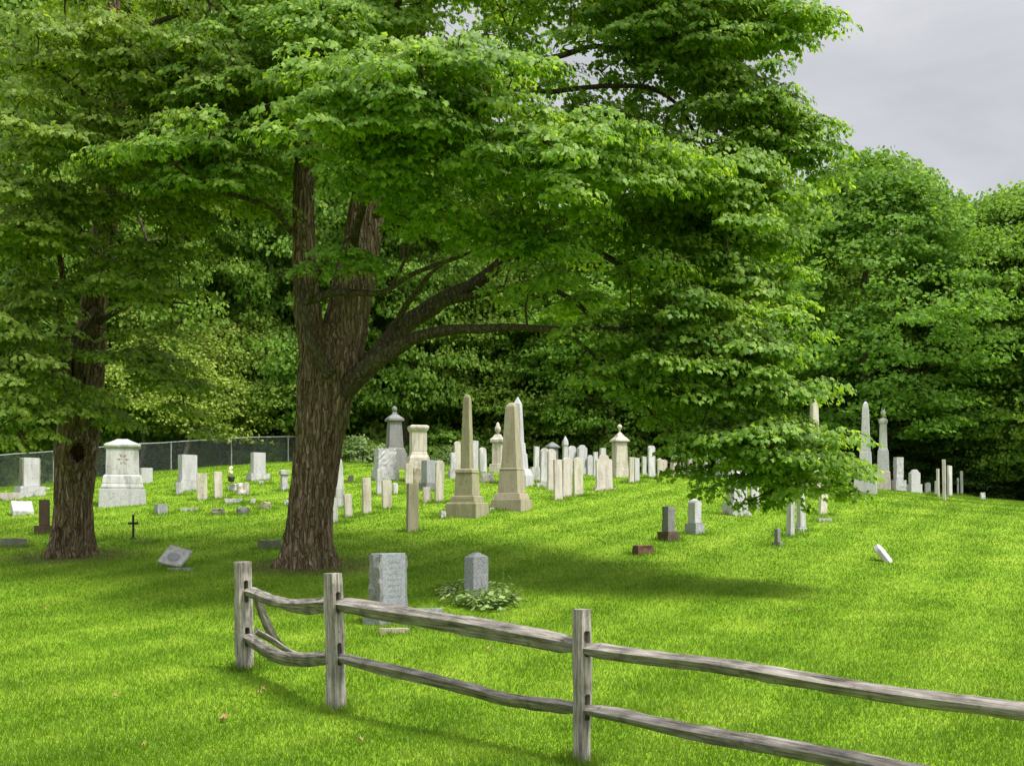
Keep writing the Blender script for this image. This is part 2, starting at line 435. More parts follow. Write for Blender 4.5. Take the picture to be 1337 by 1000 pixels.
def resample(pts, rad, step):
    """smooth path through points"""
    P = np.array([tuple(p) for p in pts], float); r = np.array(rad, float)
    n = len(P); out = []; ro = []
    for i in range(n - 1):
        p0 = P[max(i - 1, 0)]; p1 = P[i]; p2 = P[i + 1]; p3 = P[min(i + 2, n - 1)]
        k = max(2, int(np.linalg.norm(p2 - p1) / step))
        for t in np.linspace(0, 1, k, endpoint=False):
            out.append(.5 * ((2 * p1) + (-p0 + p2) * t + (2 * p0 - 5 * p1 + 4 * p2 - p3) * t * t + (-p0 + 3 * p1 - 3 * p2 + p3) * t ** 3))
            ro.append(r[i] * (1 - t) + r[i + 1] * t)
    out.append(P[-1]); ro.append(r[-1])
    return np.array(out), np.array(ro)

def ridged_trunk(name, pts, rad, mat, base_z, parent, origin, seed=0, seg=110, step=.05, ridges=17, depth=.13, flare=.30, hole=None):
    P, r = resample(pts, rad, step)
    k = len(P)
    V = np.empty((k, seg, 3)); ang = np.linspace(0, 2 * np.pi, seg, endpoint=False)
    rs = np.random.default_rng(seed)
    ph = rs.uniform(0, 6.28, 6); HD = np.full((k, seg), 9.0)
    for i in range(k):
        z = P[i][2] - base_z
        fl = 1 + flare * math.exp(-max(z, 0) / .32) * (1 + .55 * np.cos(5 * ang + ph[0]) + .3 * np.cos(8 * ang + ph[1])) + .05 * math.exp(-max(z, 0) / 1.4)
        lump = 1 + .045 * np.cos(2 * ang + z * .9 + ph[2]) + .035 * np.cos(3 * ang - z * 1.3 + ph[3]) + .02 * np.cos(5 * ang + z * 2.1 + ph[4])
        wob = np.array([noise.noise(Vector((math.cos(a) * 1.7, math.sin(a) * 1.7, z * 1.1 + seed))) for a in ang])
        br = np.array([noise.noise(Vector((math.cos(a) * 6, math.sin(a) * 6, z * 2.6 + seed * 3))) for a in ang])
        rd = np.abs(np.sin((ang * ridges) * .5 + wob * 4.2)) ** .7
        rd2 = np.abs(np.sin((ang * ridges * 1.9) * .5 + wob * 6 + br * 3)) ** .8
        rr = r[i] * fl * lump * (1 + depth * (rd - .6) * (1 + .8 * br) + depth * .45 * (rd2 - .5) + .03 * br)
        if hole is not None:
            hz, ha, hs = hole
            da = np.angle(np.exp(1j * (ang - ha))) * r[i]
            d = np.sqrt(da ** 2 + ((z - hz) * .8) ** 2) / hs
            rr = rr * (1 + .16 * np.exp(-((d - 1.3) / .4) ** 2) - .50 * np.exp(-(d / .85) ** 4)); HD[i] = d
        V[i, :, 0] = P[i][0] + np.cos(ang) * rr
        V[i, :, 1] = P[i][1] + np.sin(ang) * rr
        V[i, :, 2] = P[i][2]
    i = (np.arange(k - 1)[:, None] * seg); j = np.arange(seg)[None]; j2 = (j + 1) % seg
    A = (i + j).ravel(); B = (i + j2).ravel(); C = (i + seg + j2).ravel(); D = (i + seg + j).ravel()
    T = np.concatenate([np.stack([A, B, C], 1), np.stack([A, C, D], 1)])
    me = tri_mesh(name, V.reshape(-1, 3) - np.array(origin), T, mat)
    if hole is not None:
        me.materials.append(M['rot_wood_shade'])  # rotten wood, its dark colour also standing in for shade inside the hollow
        me.polygons.foreach_set('material_index', (HD.reshape(-1)[T].max(axis=1) < .95).astype(np.int32))
    me.polygons.foreach_set('use_smooth', np.ones(len(me.polygons), dtype=bool))
    return link(bpy.data.objects.new(name, me), parent)

# ------------------------------------------------------------------ leaves
MAPLE = (np.array([(0, 0, 0), (-.42, .12, -.03), (-.24, .36, .0), (-.50, .55, -.06), (-.15, .60, .01), (0, 1.05, -.05),
                   (.15, .60, .01), (.50, .55, -.06), (.24, .36, 0), (.42, .12, -.03)]),
         np.array([(0, 2, 1), (0, 4, 2), (2, 4, 3), (0, 6, 4), (4, 6, 5), (0, 8, 6), (6, 8, 7), (0, 9, 8)]))
LEAF5 = (np.array([(0, 0, 0), (-.50, .40, -.08), (-.26, .62, .02), (0, 1, -.08), (.26, .62, .02), (.50, .40, -.08)]),
         np.array([(0, 2, 1), (0, 4, 2), (2, 4, 3), (0, 5, 4)]))
RHOMB = (np.array([(0, 0, 0), (-.42, .45, -.05), (0, 1, 0), (.42, .5, -.05)]), np.array([(0, 2, 1), (0, 3, 2)]))
NEEDLE = (np.array([(0, 0, 0), (-.13, .5, 0), (0, 1.2, -.1), (.13, .5, 0)]), np.array([(0, 2, 1), (0, 3, 2)]))

def leaves_at(pos, nrm, tip, size, tmpl):
    nrm = nrm / (np.linalg.norm(nrm, axis=1, keepdims=True) + 1e-9)
    tip = tip - nrm * np.sum(tip * nrm, axis=1, keepdims=True)
    tip /= np.linalg.norm(tip, axis=1, keepdims=True) + 1e-9
    side = np.cross(tip, nrm)
    tv, tt = tmpl
    k = len(tv)
    V = pos[:, None] + size[:, None, None] * (tv[None, :, 0:1] * side[:, None] + tv[None, :, 1:2] * tip[:, None] + tv[None, :, 2:3] * nrm[:, None])
    T = tt[None] + (np.arange(len(pos)) * k)[:, None, None]
    return V.reshape(-1, 3), T.reshape(-1, 3)

def spray_leaves(C, az, Rad, n, size, r, tmpl, droop=.35, thick=.32, drop_dir=.55, wild=.38):
    """C centres, az outward direction (unit, horizontal), Rad spray radius"""
    m = len(C) * n
    idx = np.repeat(np.arange(len(C)), n)
    rr = np.sqrt(r.random(m)); ph = r.uniform(0, 2 * np.pi, m)
    # leaves sit along a few twigs that fan out
    k = 9
    ph = np.where(r.random(m) < .7, np.round(ph / (2 * np.pi / k)) * (2 * np.pi / k) + r.normal(0, .13, m) + idx * 1.7, ph)
    o = np.stack([np.cos(ph), np.sin(ph), np.zeros(m)], 1)
    Rm = Rad[idx]
    A = az[idx]
    stretch = 1 + .35 * np.sum(o * A, 1)
    pos = C[idx] + o * (rr * Rm * stretch)[:, None]
    pos[:, 2] += -droop * Rm * rr ** 2 * stretch + (r.random(m) - .5) * thick * Rm * (1.15 - rr)
    out = o * rr[:, None] + A * .5
    nrm = np.array([0, 0, 1.0]) * .60 + out * r.uniform(.4, 1.5, m)[:, None] + r.normal(0, wild, (m, 3))
    tip = out * .8 + np.array([0, 0, -1.0]) * drop_dir + r.normal(0, .45, (m, 3))
    sz = size * r.uniform(.65, 1.25, m)
    return leaves_at(pos, nrm, tip, sz, tmpl)

class Grower:
    """attaches twigs for foliage sprays to the nearest wood"""
    def __init__(s, nodes, anchor):
        s.P = np.array(nodes, float); s.anchor = np.array(anchor, float)
        s.cost = np.zeros(len(s.P))
    def grow(s, tubes, targets, r, rmin=.006, seg=4):
        order = np.argsort(np.linalg.norm(targets - s.anchor, axis=1))
        for t in targets[order]:
            d = np.linalg.norm(s.P - t, axis=1)
            # prefer wood that lies inwards of the target
            inw = np.linalg.norm(s.P - s.anchor, axis=1) > np.linalg.norm(t - s.anchor) + .1
            c = d + .18 * s.cost + inw * 2 + np.maximum(0, s.P[:, 2] - t[2] - .2) * .9
            i = int(np.argmin(c)); p = s.P[i]; L = d[i]
            if L < .05: continue
            k = max(3, int(L / .35) + 2)
            tt = np.linspace(0, 1, k)
            side = r.normal(0, .07 * L, 3); arch = .10 * L
            path = p[None] * (1 - tt)[:, None] + t[None] * tt[:, None] + np.sin(tt * np.pi)[:, None] * (side + np.array([0, 0, arch]))
            rad = np.linspace(min(.07, .008 + .014 * L), rmin, k)
            tubes.add(path, rad, seg)
            s.P = np.concatenate([s.P, path[1:]])
            s.cost = np.concatenate([s.cost, s.cost[i] + L * tt[1:]])

def in_ellipsoids(ells, counts, r, shell=.35, gap=0.0, gap_scale=.5, under=.45):
    C = []; 
    for (c, rad), n in zip(ells, counts):
        got = 0; tries = 0
        while got < n and tries < n * 30:
            tries += 1
            v = r.normal(0, 1, 3); v /= np.linalg.norm(v)
            if v[2] < -.25 and r.random() > under: continue
            f = shell + (1 - shell) * r.random() ** .6
            p = np.array(c) + v * np.array(rad) * f
            if gap > 0 and noise.noise(Vector(p * gap_scale)) < -.10 and r.random() < gap: continue
            C.append(p); got += 1
    return np.array(C)

def boughs(centres, axis_xy, r):
    """each bough is a flat drooping fan of small sprays that points away from the trunk"""
    out = []; az = []; rad = []
    for c in centres:
        a = c[:2] - axis_xy; a = a / (np.linalg.norm(a) + 1e-6)
        ang = math.atan2(a[1], a[0]) + r.normal(0, .45); u = np.array([math.cos(ang), math.sin(ang), 0]); v = np.array([-u[1], u[0], 0])
        L = r.uniform(1.0, 2.1); W_ = L * r.uniform(.28, .5); tilt = r.normal(-.26, .24); cant = r.normal(0, .24)
        k = int(3 + L * 2.1)
        for q in range(k):
            t = (q + .5) / k; s_ = (t - .5) * L
            w = W_ * math.sin(math.pi * min(1, t * .75 + .2)) * (1 if q % 2 else -1) * r.uniform(.25, 1.0)
            out.append(c + u * s_ + v * w + np.array([0, 0, tilt * s_ + cant * w - .16 * (t * 1.3) ** 2 + r.normal(0, .11)]))
            b = ang + math.copysign(.5, w) * r.random(); az.append([math.cos(b), math.sin(b), 0]); rad.append(r.uniform(.34, .60) * (1.1 - .35 * t))
    return np.array(out), np.array(az), np.array(rad)
# ------------------------------------------------------------------ the two old maples
def W(px, w, Y): return w / F * Y * .5           # half width in metres of something w pixels wide

DENS = .235
def big_tree(name, label, base_px, base_Y, trunk, leaders, limbs, masses, counts, nleaf, leaf_size, mat, seed, hole=None, ridges=19):
    bx = (base_px - CX) / F * base_Y
    bz = gz(bx, base_Y)
    root = tag(empty(name, (bx, base_Y, bz)), label, 'tree')
    org = np.array([bx, base_Y, bz])
    pts = [pt(x, y, Y) for x, y, Y, w in trunk]; rad = [.84 * w / F * Y * .5 for x, y, Y, w in trunk]
    pts.insert(0, Vector((pts[0].x, pts[0].y, bz - .35))); rad.insert(0, rad[0] * 1.02)
    ridged_trunk('trunk', pts, rad, M['bark'], bz, root, org, seed=seed, hole=hole, ridges=ridges)
    nodes = []
    for L in leaders:
        pts = [pt(x, y, Y) for x, y, Y, w in L]; rad = [.80 * w / F * Y * .5 for x, y, Y, w in L]
        ridged_trunk('limb', pts, rad, M['bark'], bz, root, org, seed=seed + 5, seg=56, step=.1, ridges=11, flare=0, depth=.07)
        P, r = resample(pts, rad, .3); nodes += [p for p in P]
    for L in limbs:
        pts = [pt(x, y, Y) for x, y, Y, w in L]; rad = [max(.012, .68 * w / F * Y * .5) for x, y, Y, w in L]
        rad[-1] = .007
        P, r = resample(pts, rad, .12)
        t = Tubes()
        jit = np.array([[noise.noise(Vector(p * 1.3 + Vector((k * 7.0, seed, 0)))) for k in range(3)] for p in map(Vector, P)]) * .07
        jit[0] = 0
        lump = np.array([1 + .16 * noise.noise(Vector(p) * 3.1) for p in P])
        t.add(P + jit, r * lump, 14)
        me = t.mesh('limb', M['bark_limb']); me.transform(Matrix.Translation(-Vector(org)))
        link(bpy.data.objects.new('limb', me), root)
        nodes += [p for p in P[::3]]
    r = np.random.default_rng(seed)
    ax = np.array([bx, base_Y])
    C = in_ellipsoids([(tuple(pt(x, y, Y)), rr) for x, y, Y, rr in masses], [max(1, round(c * DENS)) for c in counts], r, gap=.85, gap_scale=.62)
    C, az, Rad = boughs(C, ax, r)
    tips = C.copy(); tips -= az * (Rad * .35)[:, None]; tips[:, 2] -= .08
    tw = Tubes(); g = Grower(nodes, (bx, base_Y, bz + 4)); g.grow(tw, tips, r)
    # fine twigs that fan out inside each spray
    sel = r.permutation(len(C))[:len(C)]
    for i in sel:
        for q in range(3):
            a = math.atan2(az[i, 1], az[i, 0]) + (q - 1) * .8 + r.normal(0, .2)
            e = C[i] + np.array([math.cos(a), math.sin(a), 0]) * Rad[i] * .9; e[2] -= .28 * Rad[i]
            m = (tips[i] + e) / 2; m[2] += .10
            tw.add([tips[i], m, e], [.008, .006, .003], 3)
    me = tw.mesh('twigs', M['bark_limb']); me.transform(Matrix.Translation(-Vector(org)))
    link(bpy.data.objects.new('twigs', me), root)
    V, T = spray_leaves(C, az, Rad, nleaf, leaf_size, r, LEAF5, droop=.42, thick=.30, drop_dir=.85)
    me = tri_mesh('crown', V - org, T, mat)
    link(bpy.data.objects.new('crown', me), root)
    return root

# the big maple in the middle of the picture
TY = 22.0
big_tree('maple_tree', 'huge old maple with a thick furrowed trunk standing behind the rail fence', 404, TY,
    trunk=[(403, 738, TY, 68), (403, 705, TY, 65), (405, 665, TY, 62), (411, 620, TY, 63), (417, 575, TY, 67), (424, 530, TY, 76),
           (430, 485, TY, 86), (433, 455, TY + .05, 78), (436, 425, TY + .1, 46)],
    leaders=[[(416, 500, TY - .12, 54), (407, 440, TY - .18, 46), (401, 385, TY - .18, 40), (397, 320, TY - .1, 34), (396, 250, TY, 32), (397, 170, TY + .1, 30), (395, 110, TY + .2, 29), (388, 60, TY + .2, 18), (385, -20, TY + .3, 14), (375, -140, TY + .4, 9)],
             [(396, 150, TY, 22), (410, 115, TY - .3, 16), (432, 70, TY - .6, 13), (446, 30, TY - .8, 12), (475, 0, TY - 1, 10), (500, -80, TY - 1.2, 7)],
             [(440, 500, TY + .05, 70), (450, 440, TY + .12, 70), (461, 380, TY + .2, 66), (472, 320, TY + .35, 58), (482, 250, TY + .5, 54), (496, 180, TY + .6, 46), (515, 110, TY + .6, 40), (535, 45, TY + .7, 36), (560, -10, TY + .8, 30), (590, -120, TY + 1, 22), (600, -260, TY + 1, 12)],
             [(490, 230, TY + .7, 34), (492, 120, TY + 1.2, 30), (508, 20, TY + 1.6, 24), (500, -120, TY + 2, 15)]],
    limbs=[
        [(446, 512, TY - .1, 44), (470, 488, TY - .4, 40), (500, 468, 21.4, 30), (540, 443, 21.1, 24), (590, 431, 20.8, 20), (630, 428, 20.5, 17), (680, 428, 20.3, 14), (760, 430, 20, 11), (850, 422, 19.7, 7), (900, 404, 19.4, 4)],
        [(455, 505, TY, 40), (488, 470, TY, 42), (520, 432, 22.1, 38), (560, 404, 22.3, 33), (600, 378, 22.5, 28), (645, 352, 22.7, 24), (692, 304, 22.9, 19), (750, 286, 22.6, 15), (820, 272, 22.2, 12), (884, 233, 21.8, 7), (930, 190, 21.4, 4)],
        [(560, 405, 22.3, 22), (600, 388, 22.4, 17), (650, 378, 22.6, 14), (692, 371, 22.8, 12), (740, 385, 22.4, 10), (790, 432, 21.8, 9), (830, 490, 21.2, 8), (880, 545, 20.6, 6), (935, 590, 20.0, 4)],
        [(720, 427, 20.2, 8), (760, 450, 20.0, 7), (800, 490, 19.7, 6), (850, 540, 19.4, 5), (900, 590, 19.2, 3)],
        [(404, 392, 21.3, 18), (430, 385, 21.0, 16), (465, 382, 20.7, 13), (505, 380, 20.4, 11), (545, 358, 20.1, 9), (590, 337, 19.8, 8), (650, 318, 19.4, 5)],
        [(432, 490, 21.35, 28), (410, 450, 21.2, 24), (398, 412, 21.2, 19), (390, 370, 21.2, 14), (388, 340, 21.1, 9)],
        [(400, 395, 21.2, 15), (410, 360, 20.9, 11), (440, 325, 20.5, 8), (470, 300, 20.0, 5)],
        [(520, 425, 21.9, 14), (535, 395, 21.5, 11), (560, 358, 21.1, 8), (590, 335, 20.8, 5)],
        [(505, 382, 20.4, 7), (525, 355, 20.2, 6), (540, 320, 20.0, 5), (560, 300, 19.8, 3)],
        [(382, 303, 21.7, 11), (360, 278, 21.3, 9), (325, 260, 20.8, 8), (285, 248, 20.2, 7), (245, 232, 19.6, 6), (205, 202, 19.0, 5), (165, 172, 18.5, 3)],
        [(380, 305, 21.8, 7), (362, 262, 22.0, 6), (345, 225, 22.3, 5), (310, 190, 22.6, 4)],
        [(392, 130, TY, 14), (350, 95, TY, 12), (315, 60, TY, 10), (295, 20, TY, 8), (270, 0, TY, 6), (250, -60, TY, 4)],
        [(515, 215, 22.6, 26), (560, 180, 22.4, 18), (600, 150, 22.1, 15), (650, 110, 21.8, 13), (720, 75, 21.4, 11), (800, 62, 21, 9), (880, 85, 20.6, 7), (960, 110, 20.2, 4)],
        [(560, 0, 22.8, 24), (640, -40, 22.5, 18), (740, -60, 22, 14), (850, -40, 21.4, 11), (940, 0, 20.9, 8), (1020, 25, 20.4, 6), (1080, 30, 20, 3)],
        [(640, 112, 21.8, 12), (720, 120, 21.6, 10), (800, 112, 21.3, 9), (868, 125, 21, 7), (910, 175, 20.6, 6), (960, 240, 20.2, 4)],
        [(692, 304, 22.9, 13), (760, 320, 22.0, 12), (830, 355, 21, 11), (900, 395, 20.2, 10), (945, 402, 19.8, 9), (985, 385, 19.5, 7), (1030, 365, 19.2, 4)],
        [(455, 350, 21.5, 22), (475, 270, 19.8, 15), (510, 200, 18.2, 11), (545, 150, 16.8, 8), (580, 120, 15.8, 4)],
        [(490, 280, 21.6, 16), (560, 240, 20, 12), (640, 200, 18.5, 9), (700, 180, 17.4, 5)],
        [(395, 200, 22.5, 18), (380, 150, 24, 12), (360, 100, 25.6, 8), (350, 60, 27, 4)],
        [(500, 160, 23, 22), (560, 120, 25, 14), (640, 90, 27, 8), (700, 80, 28.5, 4)],
        [(520, 90, 22.4, 20), (520, 20, 20.2, 14), (530, -40, 18.2, 9), (540, -80, 16.5, 5)],
    ],
    masses=[
        # near sprays, one above the other
        (500, 145, 16.6, (1.0, .9, .28)), (560, 85, 16.4, (1.3, 1.0, .30)), (470, 180, 17.4, (.7, .8, .35)), (560, 150, 17.6, (1.0, 1.0, .35)),
        (690, 205, 17.2, (1.2, 1.2, .45)), (620, 262, 18.4, (1.1, 1.1, .35)), (780, 190, 18, (1.1, 1.2, .5)),
        (540, 235, 19.3, (.8, .9, .30)), (440, 322, 19.8, (.45, .5, .15)), (690, 325, 19.4, (.7, .7, .28)),
        # body of the crown
        (620, 30, 21, (3.8, 3.6, 1.9)), (780, 240, 21.6, (2.3, 2.8, 1.3)), (730, 350, 21.6, (1.3, 1.8, .35)),
        (890, 110, 20.8, (1.7, 3.0, 1.6)), (930, 70, 20.2, (.95, 1.6, 1.0)), (1015, 22, 19.9, (.38, .6, .18)), (955, 130, 19.9, (.55, .8, .35)),
        (890, 290, 20.2, (1.2, 2.4, 1.2)), (935, 270, 20.0, (.7, 1.2, 1.1)),
        # the drooping right-hand skirt
        (900, 430, 19.8, (1.2, 2.0, .9)), (940, 510, 19.4, (1.05, 1.6, .75)), (975, 560, 19.2, (.65, 1.0, .45)), (1040, 592, 19.1, (.22, .4, .18)),
        (955, 465, 19.4, (.5, 1.0, .7)), (850, 480, 19.6, (.6, 1.0, .4)), (975, 600, 19.2, (.10, .3, .10)), (875, 495, 19.3, (.4, .7, .18)),
        # left side
        (330, 100, 21, (1.6, 2.4, 1.3)), (260, 185, 19.4, (1.0, 1.2, .4)), (310, 150, 22.5, (1.1, 1.7, 1.0)), (440, 30, 19, (1.0, 1.4, .6)),
        # above and behind, out of the frame or hidden
        (620, -150, 21.5, (4.8, 4.5, 2.2)), (900, -90, 20.8, (2.4, 3, 1.6)), (560, 60, 26, (3.5, 2.2, 2.2)), (350, -100, 21.5, (2.6, 3, 1.8)),
        (955, 612, 19.2, (.12, .3, .15)), (1012, 598, 19.1, (.16, .3, .15)), (1062, 612, 19.0, (.12, .3, .12)), (620, 200, 24, (2.6, 1.6, 1.3)), (760, 60, 23.5, (2.4, 1.8, 1.2)), (985, 165, 19.9, (.55, 1.0, .7)), (965, 340, 19.8, (.4, .9, .7)),
    ],
    counts=[34, 44, 16, 24, 44, 27, 32, 18, 5, 6,
            96, 64, 14, 84, 44, 10, 18, 100, 52,
            66, 36, 18, 8, 34, 18, 2, 10,
            80, 26, 40, 30,
            180, 100, 12, 80,
            4, 7, 5, 30, 14, 34, 20],
    nleaf=150, leaf_size=.088, mat=M['leaf_maple'], seed=11)

# the second old maple at the left
LY = 23.5
big_tree('maple_tree', 'old maple at the left with a burl and hollow in its trunk', 94, LY,
    trunk=[(92, 732, LY, 56), (92, 700, LY, 54), (95, 660, LY, 53), (97, 620, LY, 60), (99, 590, LY, 65), (102, 555, LY, 60), (108, 520, LY, 56), (113, 485, LY, 50), (117, 440, LY, 45)],
    leaders=[[(114, 480, LY, 48), (120, 420, LY, 44), (128, 360, LY, 40), (138, 290, LY, 38), (147, 230, LY, 35), (150, 170, LY, 32), (152, 90, LY, 26), (148, 0, LY, 20), (150, -140, LY, 10)],
             [(92, 560, LY - .1, 34), (84, 500, LY - .3, 26), (84, 455, LY - .4, 18), (78, 410, LY - .5, 14), (82, 365, LY - .6, 10), (70, 300, LY - .8, 7)]],
    limbs=[
        [(138, 290, LY, 14), (170, 265, LY - .4, 10), (210, 240, LY - .8, 8), (260, 225, LY - 1.2, 5)],
        [(130, 350, LY, 14), (100, 300, LY - 1, 10), (60, 260, LY - 1.8, 8), (20, 240, LY - 2.4, 5)],
        [(120, 430, LY, 14), (160, 400, LY - .8, 10), (200, 390, LY - 1.5, 7), (250, 400, LY - 2, 4)],
        [(148, 220, LY, 14), (200, 150, LY - 1.5, 10), (260, 110, LY - 2.8, 7), (320, 90, LY - 3.6, 4)],
        [(150, 180, LY, 14), (110, 120, LY - 1.5, 10), (60, 90, LY - 2.6, 6)],
        [(125, 400, LY - .1, 12), (110, 430, LY - 1.2, 8), (90, 470, LY - 2.0, 5), (70, 500, LY - 2.4, 3)],
        [(150, 100, LY, 16), (200, 40, LY - 1, 12), (260, 0, LY - 1.6, 8)],
        [(125, 380, LY + .1, 14), (160, 330, LY + 1.4, 10), (220, 310, LY + 2.4, 6)],
    ],
    masses=[
        (110, 90, 21.6, (1.9, 2.2, 1.0)), (60, 200, 21, (1.4, 1.6, .9)), (190, 70, 20.5, (1.5, 1.6, .6)), (290, 130, 20.6, (1.3, 1.4, .6)),
        (230, 180, 21, (1.3, 1.5, .7)), (110, 300, 21.5, (1.6, 1.5, .8)), (40, 330, 21.6, (1.2, 1.4, .9)), (210, 290, 22, (1.3, 1.5, .8)), (290, 250, 22.5, (.9, 1.2, .6)),
        (60, 420, 21.5, (1.3, 1.2, .65)), (170, 385, 21.8, (1.2, 1.2, .6)), (20, 480, 21.4, (.9, 1.0, .6)), (85, 505, 21.2, (.6, .5, .28)), (220, 440, 22, (.8, 1.0, .5)), (190, 490, 22.4, (.8, .9, .4)),
        (8, 560, 21.4, (.35, .5, .22)), (130, -60, 22.5, (3.2, 3.4, 2.0)), (150, 150, 26, (2.8, 1.8, 2.4)), (160, 520, 22.8, (.45, .6, .22)),
    ],
    counts=[56, 40, 34, 30, 30, 24, 30, 22, 14, 24, 8, 26, 3, 10, 8, 6, 80, 20, 4],
    nleaf=150, leaf_size=.088, mat=M['leaf_maple2'], seed=23, hole=(1.95, -1.12, .16), ridges=15)

# ------------------------------------------------------------------ the woods behind
def forest_tree_meshes(seed, H, Rx, n_sprays, nleaf, leaf, mat, bark, tmpl=RHOMB, kind='round', low=.04):
    r = np.random.default_rng(seed)
    t = Tubes()
    k = 9
    zt = np.linspace(-.4, H * .93, k)
    tr = np.stack([np.cumsum(r.normal(0, .12, k)), np.cumsum(r.normal(0, .12, k)), zt], 1); tr[:2, :2] = 0
    t.add(tr, np.linspace(.24, .04, k) * (H / 14), 9)
    nodes = [tr[0] * (1 - a) + tr[-1] * a for a in np.linspace(.1, 1, 2)]
    Pn, _ = resample(tr[1:], np.ones(k - 1), .6)
    C = []
    while len(C) < n_sprays:
        if kind == 'tier':
            u = r.random(); z = H * (.05 + .93 * u)
            z += r.normal(0, .08)
            rad = Rx * (1 - u) ** .8 + .2
            rr = rad * r.random() ** .45; a = r.uniform(0, 6.283)
            if noise.noise(Vector((math.cos(a) * 1.5, math.sin(a) * 1.5, z * 1.5))) < -.05: continue
            C.append([rr * math.cos(a), rr * math.sin(a), z - .14 * rr]); continue
        u = r.random(); z = H * (low + (1 - low) * u)
        prof = math.sin(math.pi * min(1, max(0, (u * .86 + .14))) ** .85) ** .6 if kind == 'round' else (.55 + .45 * math.sin(math.pi * u)) * (1 - u ** 5)
        a = r.uniform(0, 6.283)
        lump = 1 + .42 * noise.noise(Vector((math.cos(a) * 1.6, math.sin(a) * 1.6, z * .30 + seed * 3.7))) + .25 * noise.noise(Vector((math.cos(a) * 4, math.sin(a) * 4, z * .8 + seed)))
        rad = Rx * prof * lump
        rr = rad * (.35 + .65 * r.random() ** .5)
        p = [rr * math.cos(a), rr * math.sin(a), z]
        if noise.noise(Vector(p) * .45 + Vector((seed * 5.1, 0, 0))) < -.22: continue
        C.append(p)
    C = np.array(C)
    az = C * np.array([1, 1, 0]); az /= np.linalg.norm(az, axis=1, keepdims=True) + 1e-6
    g = Grower(Pn, (0, 0, H * .35))
    sub = r.permutation(len(C))[:min(220, len(C))]
    g.grow(t, C[sub] - az[sub] * .4, r, seg=3, rmin=.012)
    Rad = r.uniform(.55, 1.15, len(C)) * (.85 if kind == 'tier' else 1)
    V, T = spray_leaves(C, az, Rad, nleaf, leaf, r, tmpl, droop=.3, thick=1.0 if kind != 'tier' else .3, drop_dir=.3, wild=.75)
    return t.mesh('trunk', M[bark]), tri_mesh('crown', V, T, M[mat])

VAR = [
    forest_tree_meshes(31, 14, 4.4, 500, 125, .17, 'leaf_wood', 'bark_limb', low=.17),
    forest_tree_meshes(32, 14, 3.9, 480, 125, .17, 'leaf_wood', 'bark_limb', kind='tall', low=.15),
    forest_tree_meshes(33, 14, 4.8, 540, 125, .17, 'leaf_wood', 'bark_limb', low=.10),
    forest_tree_meshes(34, 10, 2.6, 420, 95, .17, 'leaf_dark', 'bark_limb', kind='tier', tmpl=NEEDLE),
    forest_tree_meshes(35, 6, 2.3, 120, 100, .12, 'leaf_pale', 'bark_pale', kind='round', low=.28),
    forest_tree_meshes(36, 14, 4.8, 620, 110, .19, 'leaf_wood', 'bark_limb', kind='tall', low=.0),
]
VAR_H = [14, 14, 14, 10, 6, 14]

def forest_tree(v, px, Y, top_py, width_m, rz, name, label, group=None, H=None, lean=0.0, zoff=0):
    x = (px - CX) / F * Y; z = gz(x, Y) - .1 + zoff
    h = H if H else (HY - top_py) / F * Y - z
    s = h / VAR_H[v]; base_w = {0: 8.8, 1: 7.8, 2: 9.6, 3: 5.2, 4: 4.6, 5: 9.0}[v]
    root = tag(empty(name, (x, Y, z), rz), label, 'tree', group)
    root.rotation_euler[1] = lean
    sx = width_m / base_w
    root.scale = (sx, sx, s)
    for me, nm in zip(VAR[v], ('trunk', 'crown')):
        o = bpy.data.objects.new(nm, me); link(o, root)
    return root

FG = 'broadleaf trees along the edge of the woods'
FT = [
    # v, px, Y, top, width, rot, label
    (0, -70, 52, 60, 9, .3, 'tall dark tree at the woods edge by the far left picture border'),
    (1, 30, 56, -60, 8, 1.3, 'tall dark tree behind the old maple with the hollow trunk'),
    (2, 130, 60, 20, 10, 2.2, 'broad green tree rising behind the large tiered white monument'),
    (0, 235, 58, 90, 9, 4.1, 'green tree behind the chain-link fence left of the pale sapling'),
    (1, 330, 62, -30, 8.5, 5.0, 'tall tree behind the fence where the top rail climbs highest'),
    (2, 430, 60, 60, 10, .9, 'green tree directly behind the trunk of the big maple'),
    (0, 530, 58, 120, 8, 2.9, 'broad tree behind the dark granite urn monument'),
    (1, 610, 62, 190, 8.5, 3.9, 'tall tree behind the two olive obelisks'),
    (2, 700, 60, 270, 9, 1.9, 'rounded tree behind the pointed white obelisk'),
    (0, 790, 58, 250, 8.5, 5.5, 'bright green tree behind the shrine-shaped monument'),
    (1, 880, 61, 235, 8, .2, 'tree behind the cream pointed monument on the crest'),
    (2, 975, 59, 225, 9, 3.3, 'broad tree behind the hanging skirt of maple boughs'),
    (0, 1065, 60, 240, 7.5, 4.4, 'tree left of the tall rounded tree on the right skyline'),
    (0, 1135, 52, 206, 10.5, 1.1, 'tall round-topped tree on the skyline behind the pale obelisk'),
    (2, 1235, 57, 262, 9, 2.4, 'lower tree in the dip of the skyline at the right'),
    (2, 1320, 54, 244, 10.5, 3.0, 'tall bright tree at the right border of the woods'),
    (2, 1400, 52, 230, 9, .5, 'wide tree just past the right picture border'),
    (1, 1500, 56, 250, 9, 1.5, 'tree well past the right picture border'),
]
for v, px, Y, top, w, rz, lab in FT:
    forest_tree(v, px, Y, top, w, rz, 'forest_tree', lab, FG)
BACK = 'trees in the back row of the woods'
